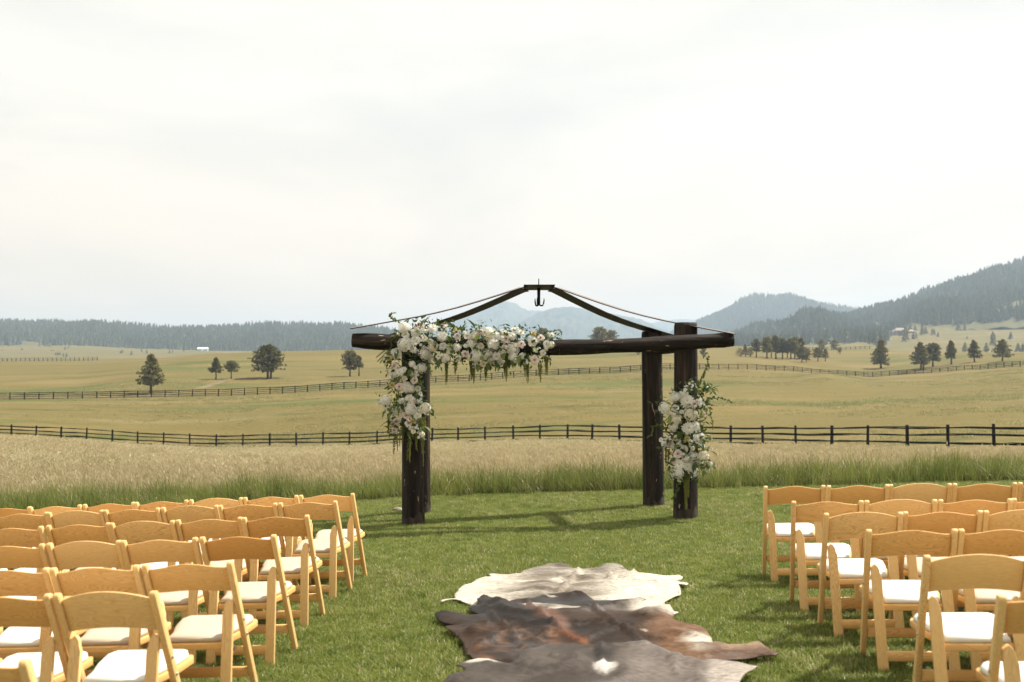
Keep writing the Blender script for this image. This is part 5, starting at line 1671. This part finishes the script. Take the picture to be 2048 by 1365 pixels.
for pp, rr in ((fl, .13), (frp, .13), (bl, .12), (br, .12)):
    k = np.hypot(X - pp.x, Y - pp.y) > rr
    X, Y = X[k], Y[k]
n = len(X)
gz_ = zg(X)
pn = smooth_noise(X, Y, 1.1, 2) + .5 * smooth_noise(X, Y, 4.0, 3)
hh = 1.0 + .35 * pn
idx = np.where((pn + rng.normal(0, .35, n)) > .42, 5, rng.integers(0, 5, n))
scatter('lawn_grass', np.column_stack([X, Y, gz_ - .002]), np.column_stack([rng.normal(0, .06, n), rng.normal(0, .06, n), rng.random(n) * 6.28]),
        np.column_stack([np.ones(n), np.ones(n), hh * rng.uniform(.8, 1.2, n)]), idx, lawn_src, 'short mown grass covering the lawn', 'grass')

# tall grass at the lawn's edge and in the meadow
lush = [blade_patch('lush_%d' % i, 34, .13, (.20, .52), .010, .85, [M['tall_green'], M['tall_mid'], M['straw']], (.78, .2, .02), bias=(-.06, 0), seg=3) for i in range(3)]
mid = [blade_patch('mid_%d' % i, 34, .15, (.20, .46), .006, .6, [M['tall_mid'], M['tall_green'], M['straw'], M['seed']], (.42, .24, .34, 0), bias=(-.12, 0), seg=3, seeds=.08, seed_len=.07) for i in range(3)]
dry = [blade_patch('dry_%d' % i, 30, .20, (.22, .46), .0045, .40, [M['straw'], M['tall_mid'], M['seed']], (.80, .20, 0), bias=(-.28, .02), seg=3, seeds=.55, seed_len=.085) for i in range(3)]
src = lush + mid + dry
def meadow(Y0, Y1, per_m2, wide, zone):
    A = (frustum(Y1, 2) + frustum(Y0, 2)) * (Y1 - Y0)
    N = int(2 * frustum(Y1, 2) * (Y1 - Y0) * per_m2)
    Y = rng.uniform(Y0, Y1, N); X = rng.uniform(-frustum(Y1, 2), frustum(Y1, 2), N)
    k = np.abs(X) < frustum(Y, 2)
    X, Y = X[k], Y[k]
    n = len(X)
    # the lush strip is uneven in width
    e = 1.3 + .9 * smooth_noise(X, Y * .3, .45, 4) + np.where(X < -1, .3 + .06 * np.clip(-X - 1, 0, 8), 0) + .25 * np.clip(X - 3, 0, 6)
    t = (Y - LAWN_Y) / np.maximum(.4, e)
    pr = rng.random(n)
    patch = smooth_noise(X, Y, .12, 6)
    z = np.where(t < 1, 0, np.where((t < 2.4) & (pr < .85), 1, np.where(pr < .24 + .45 * np.clip(patch, 0, 1), 1, 2)))
    z = np.where((t < 1) & (pr > .86), 1, z)
    idx = z * 3 + rng.integers(0, 3, n)
    s = wide * rng.uniform(.8, 1.25, n) * (1 + .18 * smooth_noise(X, Y, .8, 7))
    ed = np.clip(.86 + (Y - LAWN_Y) * .2, 0, 1)
    hz = rng.uniform(.8, 1.2, n) * ed * (1 + .45 * smooth_noise(X, Y, .7, 8) + .25 * smooth_noise(X, Y, 2.2, 9)) * np.where(z == 2, .95, 1.0)
    return X, Y, idx, s, hz
parts = [meadow(LAWN_Y + .03, 19, 46, .95, 0), meadow(19, 30, 24, 1.25, 0), meadow(30, 60, 9.0, 1.9, 0), meadow(60, 112, 3.2, 2.6, 0)]
X = np.concatenate([p[0] for p in parts]); Y = np.concatenate([p[1] for p in parts])
idx = np.concatenate([p[2] for p in parts]); s = np.concatenate([p[3] for p in parts]); hz = np.concatenate([p[4] for p in parts])
u_ = X / Y * F + 1024
fdv = np.interp(u_, *FN_D)
k = Y < fdv - .4 + rng.uniform(0, 3, len(Y))
X, Y, idx, s, hz = X[k], Y[k], idx[k], s[k], hz[k]
n = len(X)
hz = hz * np.where(Y > 60, .85, 1) * np.clip((fdv[k] - Y) / 10 + .35, .45, 1)
scatter('tall_grass', np.column_stack([X, Y, height(X, Y) - .03]), np.column_stack([rng.normal(0, .05, n), rng.normal(0, .05, n), rng.normal(0, .5, n)]),
        np.column_stack([s, s, hz]), idx, src, 'tall uncut meadow grass, green at the lawn edge and straw beyond', 'grass')
# taller tufts and flowering stalks standing out of the edge
tuft = [blade_patch('tuft_%d' % i, 90, .22, (.40, .85), .012, .7, [M['tall_green'], M['tall_mid'], M['straw'], M['seed']], (.7, .25, .05, 0), seg=4, seeds=.12, seed_len=.10) for i in range(3)]
TU_ = [(70, 16.6), (150, 16.3), (330, 17.5), (480, 16.2), (560, 16.2), (620, 16.0), (880, 16.2), (905, 16.0), (1010, 16.4), (1055, 16.0), (1062, 16.3), (1100, 16.2), (1190, 16.0), (1230, 16.1), (1270, 16.0), (1430, 16.1), (1500, 16.1), (1560, 16.1),
       (1620, 16.2), (1660, 16.2), (1720, 16.1), (1790, 16.4), (1810, 16.1), (1850, 16.3), (1885, 16.2), (1910, 16.2), (1940, 16.4), (1960, 16.5), (2010, 16.6)]
tx = []
for (u, d) in TU_:
    x = (u - 1024) / F * d
    tx.append((x, d, gz(x, d) - .02))
n = len(tx)
scatter('grass_tufts', tx, np.column_stack([np.zeros(n), np.zeros(n), rng.random(n) * 6]), np.column_stack([rng.uniform(.7, 1.1, n)] * 3) * np.array([1.1, 1.1, .85]), rng.integers(0, 3, n), tuft,
        'coarse dark green tufts rising along the edge of the lawn', 'grass')
# sparse short tussocks on the grazed pasture
gz_src = [blade_patch('pasture_%d' % i, 22, .45, (.10, .30), .02, .8, [M['straw'], M['tall_mid']], (.45, .55), seg=2) for i in range(3)]
N = 90000
Y = np.sqrt(rng.uniform(50 ** 2, 230 ** 2, N)); X = rng.uniform(-1, 1, N) * frustum(Y, 3)
k = (Y > np.interp(X / Y * F + 1024, *FN_D) + .5) & (smooth_noise(X * .5, Y * 1.2, .06, 3) + .5 * smooth_noise(X, Y, .3, 5) + rng.normal(0, .12, N) > .22)
X, Y = X[k], Y[k]; n = len(X)
scatter('pasture_grass', np.column_stack([X, Y, height(X, Y) - .02]), np.column_stack([np.zeros(n), np.zeros(n), rng.random(n) * 6.28]), np.column_stack([rng.uniform(.9, 1.8, n)] * 2 + [rng.uniform(.6, 1.2, n)]),
        rng.integers(0, 3, n), gz_src, 'short grazed pasture grass between the two rail fences', 'grass')

# ================================================================== HAZE
mb = MB(); mb.box(-5000, 5000, -300, 6900, -30, 505)
me = mb.mesh('haze', [])
hm = bpy.data.materials.new('haze'); hm.use_nodes = True
hn = hm.node_tree.nodes; hn.clear()
ho = hn.new('ShaderNodeOutputMaterial'); hv = hn.new('ShaderNodeVolumePrincipled')
hv.inputs['Color'].default_value = (.60, .765, .95, 1)
hv.inputs['Density'].default_value = 2.2e-4
hv.inputs['Anisotropy'].default_value = .2
hm.node_tree.links.new(hv.outputs[0], ho.inputs['Volume'])
me.materials.clear(); me.materials.append(hm)
mobj('haze', me, label='thin blue summer haze filling the valley air', cat='haze', kind='stuff')
